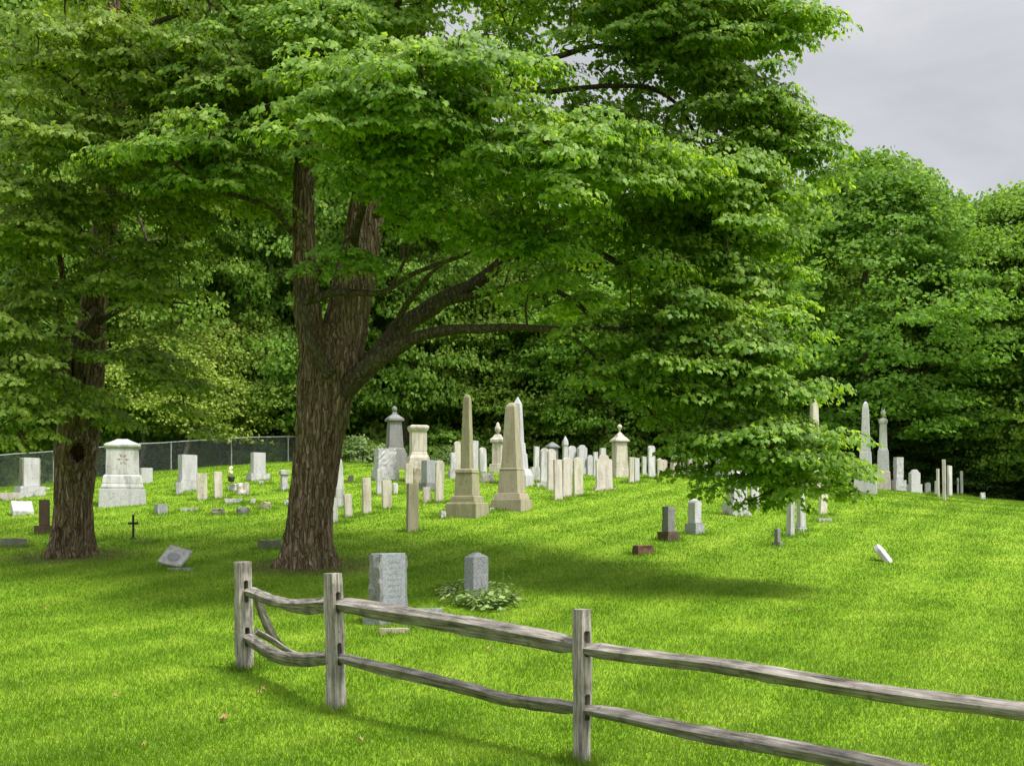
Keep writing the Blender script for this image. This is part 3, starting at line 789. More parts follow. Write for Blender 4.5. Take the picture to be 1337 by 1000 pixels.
for i, (px, top, v) in enumerate([(-120, 0, 1), (-20, -100, 2), (90, -110, 0), (190, -90, 1), (290, -120, 2), (390, -60, 0), (480, 20, 1), (560, 110, 2), (650, 240, 0), (745, 300, 1), (840, 290, 2), (930, 280, 0),
                                  (1020, 290, 1), (1110, 300, 0), (1200, 360, 1), (1270, 360, 2), (1350, 320, 0), (1440, 300, 1)]):
    forest_tree(5, px, 70 + (i % 3) * 2, top, 11.5, i * 1.37, 'forest_tree', 'tall leafy tree deep in the woods behind the front row', BACK)
for i, px in enumerate(range(-200, 1560, 95)):
    forest_tree(5, px, 82 + (i % 2) * 3, 330 if px > 560 else 150, 13, i * 2.1, 'forest_tree', 'tall leafy tree deep in the woods behind the front row', BACK)
CG = 'dark conifers at the woods edge'
for px, Y, top, w, rz, lab in [
        (1105, 53, 455, 5.5, .4, 'dark conifer with flat tiers left of the pale granite obelisk'),
        (1165, 55, 470, 5, 2.0, 'dark conifer right behind the pale granite obelisk'),
        (1225, 53, 500, 5.0, 1.1, 'low dark conifer behind the thin white tablets at right'),
        (1050, 56, 480, 5, 2.6, 'dark conifer behind the round-topped white shaft'),
        (1290, 55, 520, 5, 1.3, 'dark conifer at the foot of the woods at far right')]:
    forest_tree(3, px, Y, top, w, rz, 'conifer_tree', lab, CG)
PG = 'pale slender trees behind the chain-link fence'
for px, Y, H, w, rz, ln, lab in [
        (236, 55.5, 6.6, 6.0, .3, .12, 'pale yellow-green sapling behind the fence and the square granite headstone'),
        (372, 58.5, 6.8, 6.0, 2.0, -.05, 'pale yellow-green sapling behind the fence beside the big maple trunk'),
        (290, 58.5, 7.5, 6.2, 4.0, .0, 'pale leafy sapling between the two other saplings behind the fence'),
        (180, 57, 8.6, 5.8, 1.0, .0, 'pale sapling behind the large tiered white monument')]:
    forest_tree(4, px, Y, 0, w, rz, 'sapling_tree', lab, PG, H=H, lean=ln)

# shrubs
def shrub_mesh(seed, H, Rr, n, nl, leaf, mat):
    r = np.random.default_rng(seed)
    t = Tubes(); C = []
    for i in range(n):
        v = r.normal(0, 1, 3); v[2] = abs(v[2]); v /= np.linalg.norm(v); f = .45 + .55 * r.random() ** .5
        C.append([v[0] * Rr * f, v[1] * Rr * f, max(.08, v[2] * H * f)])
    C = np.array(C)
    for c in C[::2]: t.add([(0.1 * c[0], .1 * c[1], -.1), (c[0] * .5, c[1] * .5, c[2] * .6), c], [.022, .014, .006], 3)
    az = C * np.array([1, 1, 0]); az /= np.linalg.norm(az, axis=1, keepdims=True) + 1e-6
    V, T = spray_leaves(C, az, r.uniform(.22, .42, n), nl, leaf, r, RHOMB, droop=.3, thick=.8, drop_dir=.1)
    return t.mesh('stems', M['bark_limb']), tri_mesh('foliage', V, T, M[mat])
SV = [shrub_mesh(41, 1.3, 1.2, 90, 40, .11, 'leaf_shrub'), shrub_mesh(42, 1.5, 1.4, 100, 40, .15, 'leaf_wood'), shrub_mesh(43, 1.2, 1.5, 90, 40, .14, 'leaf_wood')]
def shrub(v, px, Y, s, rz, label, group=None, sz=1):
    x = (px - CX) / F * Y
    root = tag(empty('shrub', (x, Y, gz(x, Y)), rz), label, 'shrub', group); root.scale = (s, s, s * sz)
    for me, nm in zip(SV[v], ('stems', 'foliage')): link(bpy.data.objects.new(nm, me), root)
shrub(0, 472, 52, 1.05, .4, 'rounded light green bush between the big maple trunk and the granite monuments', sz=.95)
shrub(0, 590, 55, .8, 1.4, 'light green bush behind the cream pedestal monument')
SG = 'undergrowth shrubs along the foot of the woods'
rs = np.random.default_rng(5)
for i, px in enumerate(np.arange(-60, 1480, 40)):
    Y = 58 + rs.uniform(-1.2, 2.5)
    shrub(1 + i % 2, px + rs.uniform(-14, 14), Y, rs.uniform(.95, 1.6), rs.uniform(0, 6), 'dark green shrub in the undergrowth at the foot of the woods', SG)
# ------------------------------------------------------------------ gravestones
def bevel_bm(bm, w, seg=1):
    if w > 0:
        bmesh.ops.bevel(bm, geom=list(bm.edges), offset=w, segments=seg, affect='EDGES', clamp_overlap=True)

def box_bm(w, t, z0, z1, w2=None, t2=None, bev=.008, off=(0, 0)):
    bm = bmesh.new(); w2 = w if w2 is None else w2; t2 = t if t2 is None else t2
    vs = [bm.verts.new((sx * a / 2 + off[0], sy * b / 2 + off[1], z)) for a, b, z in ((w, t, z0), (w2, t2, z1)) for sx, sy in ((-1, -1), (1, -1), (1, 1), (-1, 1))]
    for f in ((3, 2, 1, 0), (4, 5, 6, 7), (0, 1, 5, 4), (1, 2, 6, 5), (2, 3, 7, 6), (3, 0, 4, 7)): bm.faces.new([vs[i] for i in f])
    bevel_bm(bm, bev)
    return bm

def rough_box_bm(w, t, z0, z1, w2=None, t2=None, amp=.02, seed=0, cuts=5):
    bm = box_bm(w, t, z0, z1, w2, t2, bev=0)
    bmesh.ops.subdivide_edges(bm, edges=bm.edges[:], cuts=cuts, use_grid_fill=True)
    for v in bm.verts:
        n = noise.noise_vector(v.co * 9 + Vector((seed * 3.3, seed, 0))) + .6 * noise.noise_vector(v.co * 23 + Vector((seed, 7, 0)))
        v.co += n * amp
    return bm

def tablet_outline(w, h, top):
    a = w / 2
    if top == 'flat': return [(-a, 0), (a, 0), (a, h), (-a, h)]
    if top == 'point': return [(-a, 0), (a, 0), (a, h - w * .22), (0, h), (-a, h - w * .22)]
    pts = [(-a, 0), (a, 0)]
    if top == 'round':
        rise = a * .8
        for i in range(0, 13):
            q = math.pi * i / 12; pts.append((a * math.cos(q), h - rise + rise * math.sin(q)))
    elif top == 'shoulder':
        s = a * .62; rise = s * .8; zz = h - rise
        pts += [(a, zz - a * .18), (a * .9, zz - a * .02), (s, zz)]
        for i in range(1, 10):
            q = math.pi * i / 10; pts.append((s * math.cos(q), zz + rise * math.sin(q)))
        pts += [(-s, zz), (-a * .9, zz - a * .02), (-a, zz - a * .18)]
    elif top == 'gothic':
        for i in range(0, 7): q = i / 6; pts.append((a * (1 - q ** 1.6), h - w * .7 + w * .7 * q))
        for i in range(5, -1, -1): q = i / 6; pts.append((-a * (1 - q ** 1.6), h - w * .7 + w * .7 * q))
    elif top == 'cut':
        pts += [(a, h - a * .35), (a * .6, h), (-a * .6, h), (-a, h - a * .35)]
    return pts

def tablet_bm(w, t, h, top, z0=0.0, bev=.006):
    bm = bmesh.new()
    vs = [bm.verts.new((x, -t / 2, z + z0)) for x, z in tablet_outline(w, h, top)]
    f = bm.faces.new(vs)
    r = bmesh.ops.extrude_face_region(bm, geom=[f])
    bmesh.ops.translate(bm, verts=[v for v in r['geom'] if isinstance(v, bmesh.types.BMVert)], vec=(0, t, 0))
    bmesh.ops.recalc_face_normals(bm, faces=bm.faces)
    if bev: bevel_bm(bm, bev)
    return bm

def lathe_bm(prof, seg=14):
    bm = bmesh.new(); rings = []
    for r, z in prof: rings.append([bm.verts.new((r * math.cos(2 * math.pi * i / seg), r * math.sin(2 * math.pi * i / seg), z)) for i in range(seg)])
    for a, b in zip(rings, rings[1:]):
        for i in range(seg): bm.faces.new((a[i], a[(i + 1) % seg], b[(i + 1) % seg], b[i]))
    bm.faces.new(rings[0][::-1]); bm.faces.new(rings[-1])
    return bm

def place(x, yb, Y=None):
    """ground spot seen at the photo position; Y is given for stones whose foot hides behind the crest"""
    if Y is None:
        p = locate(x, yb); TUFTS.append((p.x, p.y, .42)); return p
    X = (x - CX) / F * Y
    return Vector((X, Y, gz(X, Y)))

ALL_LABELS = set()
def reg(label):
    assert label not in ALL_LABELS, label
    n = len(label.split()); assert 4 <= n <= 16, (n, label)
    ALL_LABELS.add(label)

def tilt(o, tx, ty):
    o.rotation_euler = (tx, ty, o.rotation_euler[2])

def tab(x, yb, yt, vw, label, top='flat', kind='white', th=62, t=.075, Y=None, lean=(0, 0), name='tablet_gravestone', foot=False, group=None):
    """upright marble tablet; vw = width it shows in the photo (pixels)"""
    reg(label)
    p = place(x, yb, Y); Yd = p.y
    h = (HY - yt) / F * Yd - p.z
    c, s = math.cos(R(th)), math.sin(R(th))
    w = max(.16, (vw / F * Yd - t * s) / c)
    w = min(w, .85)
    root = tag(empty(name, tuple(p), R(th)), label, 'gravestone', group)
    rx = random.Random(int(x * 7 + yb))
    tilt(root, R(lean[0] + rx.uniform(-1.5, 1.5)), R(lean[1] + rx.uniform(-1.2, 1.2)))
    bm = tablet_bm(w, t, h + .15, top, -.15)
    # weather the corners a little
    for v in bm.verts: v.co += noise.noise_vector(v.co * 6 + p) * .006
    bm_obj('slab', bm, stone(kind), root)
    if foot: bm_obj('base', rough_box_bm(w * 1.35, t * 3, -.1, .07, amp=.006, seed=x, cuts=2), stone(kind), root)
    return root

def segs(root, name, prof, sc, th, ratio, kind, rough=0, bev=.012):
    """square tiers; prof = [(z_px, width_px), ...] as seen"""
    k = sc / (math.cos(R(th)) + ratio * abs(math.sin(R(th))))
    bm_all = bmesh.new()
    for (z0, w0), (z1, w1) in zip(prof, prof[1:]):
        if abs(z1 - z0) < 1e-6: continue
        a, b = w0 * k, w1 * k
        b1 = rough_box_bm(a, a * ratio, z0 * sc, z1 * sc, b, b * ratio, amp=rough, seed=z0) if rough else box_bm(a, a * ratio, z0 * sc, z1 * sc, b, b * ratio, bev=min(bev, a * .1, abs(z1 - z0) * sc * .25))
        me = bpy.data.meshes.new('tmp'); b1.to_mesh(me); b1.free(); bm_all.from_mesh(me); bpy.data.meshes.remove(me)
    return bm_obj(name, bm_all, stone(kind), root)

def mon(x, yb, label, parts, kind='white', th=21, ratio=1.0, Y=None, name='obelisk_monument', urn=None, dark=None):
    """tiered monument. parts = [(part_name, [(y_px, width_px), ...], material or None, rough)]"""
    reg(label)
    p = place(x, yb, Y); sc = p.y / F
    yg = HY - p.z / sc                       # photo row of the ground there
    root = tag(empty(name, tuple(p), R(th)), label, 'monument')
    for pr in parts:
        nm, prof = pr[0], pr[1]; mk = pr[2] if len(pr) > 2 and pr[2] else kind; rg = pr[3] if len(pr) > 3 else 0
        prof = [(yg - y, w) for y, w in prof]
        if nm in ('base', 'plinth') and abs(prof[0][0]) < 6: prof[0] = (-.25 / sc, prof[0][1])
        segs(root, nm, prof, sc, th, ratio, mk, rg)
    if urn:
        prof = [(w / 2 * sc, (yg - y) * sc) for y, w in urn]
        bm_obj('urn', lathe_bm(prof), stone(kind), root, smooth=True)
    return root

def die(x, yb, yt, vw, label, base, kind='granite', th=35, ratio=.45, top='flat', Y=None, rough_sides=False, base_kind=None, name='headstone', rough=0, end_kind=None, keep=False):
    """block headstone on a base; base = (top_y, seen width)"""
    reg(label)
    p = place(x, yb, Y); sc = p.y / F; yg = HY - p.z / sc
    root = tag(empty(name, tuple(p), R(th)), label, 'gravestone')
    by, bw = base
    kk = sc / (math.cos(R(th)) + ratio * abs(math.sin(R(th))))
    w = vw * kk; h = (yg - yt) * sc; hb = (yg - by) * sc
    root['w_m'] = w; root['t_m'] = w * ratio
    if hb > .01:
        bb = rough_box_bm(bw * kk, max(bw * kk * ratio * 1.05, w * ratio + .1), -.2, hb, amp=.014 if rough_sides or rough else .004, seed=x)
        bm_obj('base', bb, stone(base_kind or kind), root)
    else: hb = -.15
    if rough:
        bm = rough_box_bm(w, w * ratio, hb, h, amp=rough, seed=x + 1, cuts=7)
    elif top == 'flat' or top == 'roof':
        bm = box_bm(w, w * ratio, hb, h if top == 'flat' else h - .07, bev=.008)
        if top == 'roof':
            b2 = box_bm(w, w * ratio, h - .07, h, w * .25, w * ratio * .25, bev=0)
            me = bpy.data.meshes.new('tmp'); b2.to_mesh(me); b2.free(); bm.from_mesh(me); bpy.data.meshes.remove(me)
    else:
        bm = tablet_bm(w, w * ratio, h - hb, top, hb, bev=.01)
    bm_obj('die', bm, stone(kind), root)
    if rough_sides:   # rock-faced ends
        for sgn in (-1, 1):
            e = rough_box_bm(.05, w * ratio * .94, max(hb, 0) + .01, h - .03, amp=.022, seed=x + sgn, cuts=9)
            bmesh.ops.translate(e, verts=e.verts, vec=(sgn * (w / 2 + .012), 0, 0))
            bm_obj('rock_faced_end', e, stone(end_kind or kind), root)
    if not keep: del root['w_m']; del root['t_m']
    return root

def low(x, yb, yt, vw, label, kind='white', th=20, ratio=.5, name='low_marker', Y=None, amp=.02, cat='gravestone', depth=None):
    reg(label)
    p = place(x, yb, Y); sc = p.y / F; yg = HY - p.z / sc
    w = vw * sc / (math.cos(R(th)) + ratio * abs(math.sin(R(th))))
    h = max(.04, (yg - yt) * sc)
    bm = rough_box_bm(w, depth or w * ratio, -.12, h, w * .95, (depth or w * ratio) * .92, amp=amp, seed=x, cuts=4)
    o = bm_obj(name, bm, stone(kind)); o.location = p; o.rotation_euler = (0, 0, R(th))
    return tag(o, label, cat)

def slant(x, yb, yt, vw, label, kind='white', th=20, name='slant_marker', d=.42, rot=(0, 0), base=False, Y=None):
    """wedge marker with a sloping face"""
    reg(label)
    p = place(x, yb, Y); sc = p.y / F; yg = HY - p.z / sc
    w = vw * sc / math.cos(R(th)) * .92; h = (yg - yt) * sc
    root = tag(empty(name, tuple(p), R(th)), label, 'gravestone'); tilt(root, R(rot[0]), R(rot[1]))
    bm = bmesh.new()
    prof = [(-d / 2, -.1), (d / 2, -.1), (d / 2, h), (d / 2 - .08, h), (-d / 2, .10)]
    vs = [bm.verts.new((-w / 2, y, z)) for y, z in prof]
    f = bm.faces.new(vs); r = bmesh.ops.extrude_face_region(bm, geom=[f])
    bmesh.ops.translate(bm, verts=[v for v in r['geom'] if isinstance(v, bmesh.types.BMVert)], vec=(w, 0, 0))
    bmesh.ops.recalc_face_normals(bm, faces=bm.faces); bevel_bm(bm, .01)
    bm_obj('slab', bm, stone(kind), root)
    return root

# ---- left side
die(39, 648, 598, 25, 'tall pale headstone with brown left side standing left of the hollow maple', (635, 40), 'lightgranite', th=40, ratio=.75, rough_sides=True, end_kind='mossy')
low(8, 653, 643, 38, 'long low pinkish white marker at the left picture border', 'pink', th=8, ratio=.35, amp=.008)
slant(29, 672, 654, 24, 'white slant-faced marker in the grass left of the hollow maple', 'white', th=30)
die(58, 697, 652, 14, 'dark brown headstone half hidden behind the hollow maple trunk', (686, 26), 'brown', th=15, ratio=.35)
low(18, 714, 703, 34, 'flat dark mossy stone low in the grass at left border', 'mossy', th=12, ratio=.4)
low(61, 649, 637, 9, 'small white stone peeping out left of the hollow maple trunk', 'white', th=30, Y=40)
m = mon(160, 658, 'large tiered white monument with peaked top beside the hollow maple', [
    ('base', [(658, 71), (639, 68)], 'lightgranite'), ('plinth', [(639, 62), (637, 64), (632, 60)]), ('die', [(632, 60), (622, 57), (620, 50), (586, 48)]),
    ('cap', [(586, 48), (584, 55), (581, 55), (576, 26), (573.5, 16)])], 'white', th=17, ratio=.82, name='tiered_monument')
m['half_t'] = 48.5 / (math.cos(R(17)) + .82 * math.sin(R(17))) * m.location.y / F * .82 / 2
die(191, 641, 611, 17, 'narrow white headstone tucked right behind the large tiered monument', (632, 25), 'lightgranite', th=30, ratio=.6, Y=41)
die(245, 641, 594, 24, 'square granite headstone near the chain-link fence beside two plain tablets', (627, 30), 'lightgranite', th=42, ratio=.55)
tab(234, 646, 630, 9, 'tiny white marker at the foot of the square granite headstone', kind='white', th=30)
tab(264, 653, 618, 13, 'plain upright white tablet, left one of the pair near the fence', kind='cream', th=25)
tab(285, 651, 616, 11, 'plain upright white tablet, right one of the pair near the fence', kind='cream', th=35)
low(317, 646, 631, 17, 'rounded pinkish white stone near the flower stake', 'pink', th=30, ratio=.6, amp=.03)
low(304, 641, 632, 12, 'small broken white stone leaning beside the rounded pinkish stone', 'white', th=-30, ratio=.5, amp=.03)
low(305, 657, 651, 24, 'flat white slab lying below the rounded pinkish stone', 'lightgranite', th=15, ratio=.3)
low(330, 658, 651, 7, 'tiny white block beside the flat white slab', 'white', th=15)
low(285, 672, 664, 19, 'dark rough stone low in the grass, leftmost of three', 'mossy', th=15, amp=.03)
low(317, 671, 662, 17, 'grey rough stone low in the grass, middle of three', 'grey', th=25, amp=.03)
low(346, 664, 656, 17, 'brown rough stone low in the grass, rightmost of three', 'tan', th=15, amp=.03)
low(210, 671, 658, 18, 'small grey cube marker below the large tiered monument', 'granite', th=40, ratio=.8, amp=.008)
low(247, 667, 663, 22, 'thin pale flat slab right of the small grey cube marker', 'white', th=5, ratio=.4, amp=.006)
die(337, 627, 591, 19, 'white headstone with blotchy face on the bank below the fence corner', (618, 30), 'lightgranite', th=40, ratio=.5, base_kind='white')
low(341, 632, 628, 8, 'small white fragment in front of the blotchy white headstone', 'white')
mon(371, 640, 'small white pedestal stone with wide cap left of the big maple trunk', [('base', [(640, 14), (636, 13)]), ('shaft', [(636, 11), (620, 11)]), ('cap', [(620, 15), (614, 17)])], 'white', th=25, name='pedestal_stone')
low(374, 659, 653, 8, 'small white stone touching the left side of the big maple trunk', 'lightgranite')
low(352, 716, 705, 32, 'dark flat mossy stone beside the foot of the big maple', 'mossy', th=8, ratio=.45)
# flat plates in the grass
low(188, 708, 705.5, 22, 'flat pale plate in the grass by the iron cross', 'tan', th=5, ratio=.35, amp=.004)
low(236, 745, 741.5, 36, 'flat grey plate in the grass by the fallen white plaque', 'granite', th=5, ratio=.3, amp=.004)

def iron_cross():
    p = locate(174, 704); sc = p.y / F; h = 32 * sc
    lab = 'small dark iron cross standing in the grass between the two maples'; reg(lab)
    root = tag(empty('iron_cross', tuple(p), R(20)), lab, 'cross')
    bm_obj('post', box_bm(.05, .035, -.1, h, bev=.008), M['iron'], root)
    a = box_bm(.22, .03, h * .60, h * .60 + .05, bev=.008); bm_obj('arm', a, M['iron'], root)
    bm_obj('foot_plate', box_bm(.14, .09, -.05, .03, bev=.008), M['iron'], root)
iron_cross()

def emblem():
    # rust-stained carved rosette on the face of the large tiered monument
    bm = bmesh.new()
    for i in range(6):
        a = i * math.pi / 3; bmesh.ops.create_uvsphere(bm, u_segments=8, v_segments=6, radius=1, matrix=Matrix.Translation((math.cos(a) * .10, 0, math.sin(a) * .12)) @ Matrix.Rotation(-a, 4, 'Y') @ Matrix.Diagonal((.07, .02, .035, 1)))
    o = bm_obj('carved_emblem', bm, stone('rust'), m); o.location = (0.02, -m['half_t'] + .004, 1.23)
    del m['half_t']
emblem()

def plaque():
    lab = 'white plaque with grey relief lying tilted in the shade between the maples'; reg(lab)
    p = locate(220, 740); sc = p.y / F
    root = tag(empty('tilted_plaque', (p.x, p.y, p.z + .03), R(-12)), lab, 'gravestone'); tilt(root, R(-50), R(14))
    w, h = 33 * sc, 34 * sc
    bm_obj('slab', box_bm(w, .07, 0, h, bev=.012), stone('white'), root)
    # worn relief panel and its raised oval
    bm = bmesh.new()
    for i in range(20):
        a = 2 * math.pi * i / 20; bm.verts.new((math.cos(a) * w * .27, -.045, h * .42 + math.sin(a) * h * .22))
    f = bm.faces.new(bm.verts[:]); r = bmesh.ops.extrude_face_region(bm, geom=[f])
    bmesh.ops.translate(bm, verts=[v for v in r['geom'] if isinstance(v, bmesh.types.BMVert)], vec=(0, .02, 0))
    bm_obj('relief', bm, stone('granite'), root)
plaque()

def flower_stake():
    lab = 'cream flower head on a thin stake with dark pot in the grass'; reg(lab)
    p = locate(302, 631); sc = p.y / F
    root = tag(empty('flower_stake', tuple(p)), lab, 'flowers')
    t = Tubes(); t.add([(0, 0, -.05), (.02, 0, .3), (0, 0, 17 * sc)], [.012, .01, .008], 5)
    link(bpy.data.objects.new('stake', t.mesh('stake', M['iron'])), root)
    bm = bmesh.new()
    for i in range(9):
        c = Vector((random.uniform(-.06, .06), random.uniform(-.06, .06), 17 * sc + random.uniform(-.09, .09)))
        bmesh.ops.create_icosphere(bm, subdivisions=1, radius=.055, matrix=Matrix.Translation(c))
    for v in bm.verts: v.co += noise.noise_vector(v.co * 30) * .02
    bm_obj('flower_head', bm, M['flower'], root)
    b = lathe_bm([(.06, .05), (.10, .08), (.12, .2), (.09, .24)]); bm_obj('pot', b, M['iron'], root)
flower_stake()

# ---- between the big trunk and the olive obelisks
mon(443, 662, 'white pointed obelisk half hidden behind the right side of the maple trunk', [
    ('base', [(664, 16), (650, 15)]), ('plinth', [(650, 15), (636, 14)]), ('shaft', [(636, 13), (604, 9), (595, 2)])], 'white', th=21)
tab(437, 682, 650, 7, 'slim white tablet just showing behind the maple trunk edge', kind='white', th=50)
tab(455, 675, 645, 11, 'short white tablet leaning slightly, nearest the maple trunk', kind='cream', th=40, lean=(0, -4))
tab(458, 630, 620, 7, 'tiny dark grey marker below the rounded bush', kind='dark', top='round', th=30)
tab(479, 671, 624, 12, 'plain straight white tablet second to the right of the maple trunk', kind='cream', th=38)
tab(495, 646, 614, 8, 'narrow white tablet behind the two plain tablets', kind='white', th=40)
tab(505, 664, 627, 13, 'flat topped white tablet with dark stains in front of blotchy monument', kind='cream', th=35)
tab(538, 694, 631, 16, 'tall slim grey-white tablet standing alone in front of the rows', kind='tan', th=35, t=.09)
die(503, 627, 586, 30, 'blotchy light granite monument block on a rough wider base', (613, 36), 'lightgranite', th=30, ratio=.6, rough=.03)
mon(515, 606, 'dark granite monument with flared cap and round finial', [
    ('base', [(612, 38), (592, 35)]), ('plinth', [(592, 32), (588, 30), (584, 25)]), ('shaft', [(584, 25), (550, 20)]), ('cap', [(550, 27), (547, 27), (541, 9), (538, 6)])], 'grey', th=20, Y=46, name='urn_monument',
    urn=[(538, 3), (537, 6), (535, 7), (533, 7), (531, 4), (530, 1)])
mon(546, 628, 'cream pedestal monument with wide moulded cap', [
    ('base', [(630, 38), (603, 36)]), ('plinth', [(603, 32), (599, 32), (594, 27)]), ('shaft', [(594, 26), (590, 24), (564, 24)]), ('cap', [(564, 25), (560, 30), (557, 30), (555.5, 24)])], 'cream', th=14, name='pedestal_monument')
tab(534, 633, 605, 11, 'small cream tablet in front of the cream pedestal monument', kind='cream', th=30)
die(560, 640, 601, 20, 'dark-sided granite headstone right of the cream pedestal monument', (631, 26), 'granite', th=48, ratio=.6, base_kind='grey')
tab(573, 656, 601, 12, 'tall round-shouldered white tablet left of the taller olive obelisk', kind='cream', th=35, top='round')
tab(557, 656, 636, 11, 'short white marker below the dark-sided granite headstone', kind='pink', th=25, top='flat')
tab(516, 645, 630, 7, 'tiny leaning white marker right of the stained tablet', kind='white', top='point', th=40)
low(578, 676, 667, 9, 'small white stone at the left corner of the olive obelisk', 'white', th=40, amp=.02)
low(642, 667, 663, 6, 'white pebble-sized stone between the two olive obelisks', 'white', th=10)
low(654, 665.5, 662, 6, 'small round white stone before the second olive obelisk', 'white', th=30, amp=.02)
low(546, 621, 611, 16, 'low orange-tan stone at the foot of the cream pedestal monument', 'tan', th=20, amp=.03, Y=40)

OB1 = mon(610, 673, 'tallest olive-grey obelisk with arched panel and stepped base', [
    ('base', [(673, 58), (658, 56), (656, 53)]), ('plinth', [(656, 44), (650, 43), (647, 40)]), ('die', [(647, 34), (618, 30)]), ('collar', [(618, 32), (614, 31), (612, 26)]), ('shaft', [(612, 18), (520, 11), (517, 8), (515, 3)])], 'olive', th=-21)
def arch_panel():
    p = OB1.location; sc = p.y / F
    k = sc / (math.cos(R(21)) + math.sin(R(21)))
    # measured in the local frame of the obelisk
    w = 32 * k * .72; yg = HY - p.z / sc
    z0, z1 = (yg - 646) * sc, (yg - 621) * sc
    bm = tablet_bm(w, .03, z1 - z0, 'round', z0, bev=.004)
    o = bm_obj('arched_panel', bm, stone('tan'), OB1); o.location = (0, -(34 * k) / 2 + .012, 0); o.rotation_euler = (R(-3), 0, 0)
arch_panel()
mon(668, 665, 'second olive-tan obelisk with plain panelled die and stepped base', [
    ('base', [(666, 56), (652, 54)], 'tan'), ('plinth', [(652, 48), (644, 44)]), ('die', [(644, 37), (614, 32)]), ('collar', [(614, 33), (611, 32)]), ('shaft', [(611, 28), (532, 17), (529, 14), (526, 6)])], 'tan', th=-21)
mon(676, 633, 'pointed white obelisk rising right behind the olive-tan obelisk', [
    ('base', [(633, 44), (622, 42), (612, 34)]), ('plinth', [(612, 28), (592, 25)]), ('die', [(592, 22), (578, 20)]), ('shaft', [(578, 17), (528, 12), (518, 1)])], 'lightgranite', th=-18)
tab(597, 622, 576, 9, 'slim cream tablet peeping out left of the taller olive obelisk', kind='cream', th=45, top='round')
die(592, 625, 591, 9, 'low white stepped stone left behind the taller olive obelisk', (612, 14), 'white', th=30, Y=42)
tab(618, 620, 575, 13, 'grey-white tablet peeping out right of the taller olive obelisk', kind='lightgranite', th=45, Y=42)
tab(631, 618, 584, 10, 'slim round-topped tablet between the two olive obelisks', kind='white', th=45, top='round')
low(636, 630, 618, 19, 'low pinkish rough stone at the foot of the slim tablet', 'pink', th=25, ratio=.5, amp=.03)
mon(650, 612, 'cream urn monument left behind the olive-tan obelisk', [
    ('base', [(618, 24), (606, 22)]), ('shaft', [(606, 16), (578, 15)]), ('cap', [(578, 20), (574, 21), (571, 14), (567, 8)])], 'cream', th=-15, name='urn_monument', Y=46,
    urn=[(567, 3), (565, 4), (562, 8), (558, 8), (556, 5), (554, 5), (551, 1)])
# ---- the crowd of tablets
tab(700, 621, 583, 8, 'slim pale tablet between the white obelisk and round-topped pair', kind='white', th=50, Y=46)
low(699, 622, 610, 14, 'low white stone beside the foot of the white pointed obelisk', 'white', th=20, Y=43)
tab(711, 631, 585, 13, 'wide pale tablet, left half of a touching round-topped pair', kind='white', th=40, top='round')
tab(720, 630, 586, 12, 'wide pale tablet, right half of a touching round-topped pair', kind='pink', th=40, top='round', Y=39)
mon(721, 612, 'dark pyramid-capped stone peeping over the touching round-topped pair', [('shaft', [(618, 17), (585, 15)]), ('cap', [(585, 20), (583, 20), (577, 3)])], 'grey', th=20, Y=48, name='capped_stone')
low(712, 636, 630, 26, 'pale footing slab below the touching round-topped pair', 'white', th=10, ratio=.3, amp=.006)
tab(729, 653, 600, 12, 'front left tablet of the three standing shoulder to shoulder', kind='pink', th=38)
tab(740, 649, 597, 14, 'middle round-topped tablet of the three standing shoulder to shoulder', kind='pink', th=38, top='round')
tab(755, 647, 597, 14, 'right round-topped tablet of the three standing shoulder to shoulder', kind='cream', th=38, top='round')
mon(738, 610, 'slender white pointed finial shaft above the three tablets', [('base', [(618, 13), (600, 12)]), ('shaft', [(600, 8), (583, 7), (581, 9), (576, 8), (569, 1)])], 'lightgranite', th=20, Y=46)
tab(747, 612, 582, 12, 'grey tablet behind the middle of the three standing tablets', kind='lightgranite', th=40, Y=47, top='round')
die(760, 614, 581, 14, 'grey curved-top block behind the right one of the three tablets', (610, 15), 'lightgranite', th=30, Y=47, top='shoulder')
tab(771, 614, 594, 10, 'low grey tablet with sloping top behind the three tablets', kind='lightgranite', th=40, Y=47, top='shoulder')
tab(777, 616, 590, 7, 'small narrow tablet left of the large round-topped tablet', kind='white', th=40, Y=46)
tab(789, 640, 593, 23, 'large round-topped pinkish tablet on a white footing left of the shrine', kind='pink', th=30, top='shoulder', foot=True)
die(787, 612, 585, 9, 'small pale block peeping over the large round-topped tablet', (611, 9), 'white', th=30, Y=47)
mon(809, 617, 'shrine-shaped white monument with tent roof and finial', [
    ('base', [(622, 27), (612, 25)]), ('die', [(612, 22), (577, 19)]), ('cap', [(577, 26), (575, 26), (570, 14), (564, 3)])], 'cream', th=20, name='shrine_monument', Y=47,
    urn=[(565, 2), (562, 2), (560, 4), (558, 7), (556, 6), (554, 2)])
tab(824, 631, 597, 8, 'slim cream tablet, left of a touching pair right of the shrine', kind='cream', th=50)
tab(831, 629, 598, 9, 'slim grey tablet, right of a touching pair right of the shrine', kind='lightgranite', th=50)
tab(841, 616, 596, 7, 'short narrow tablet behind the touching pair right of the shrine', kind='white', th=50, Y=49)
tab(851, 624, 582, 11, 'tall plain white tablet alone on the crest right of the shrine', kind='white', th=45, top='cut')
tab(862, 618, 598, 9, 'low cream tablet on the crest, first behind the tall plain tablet', kind='cream', th=45, top='point', Y=49)
tab(868, 617, 600, 8, 'low cream tablet on the crest, second behind the tall plain tablet', kind='cream', th=45, top='round', Y=50)
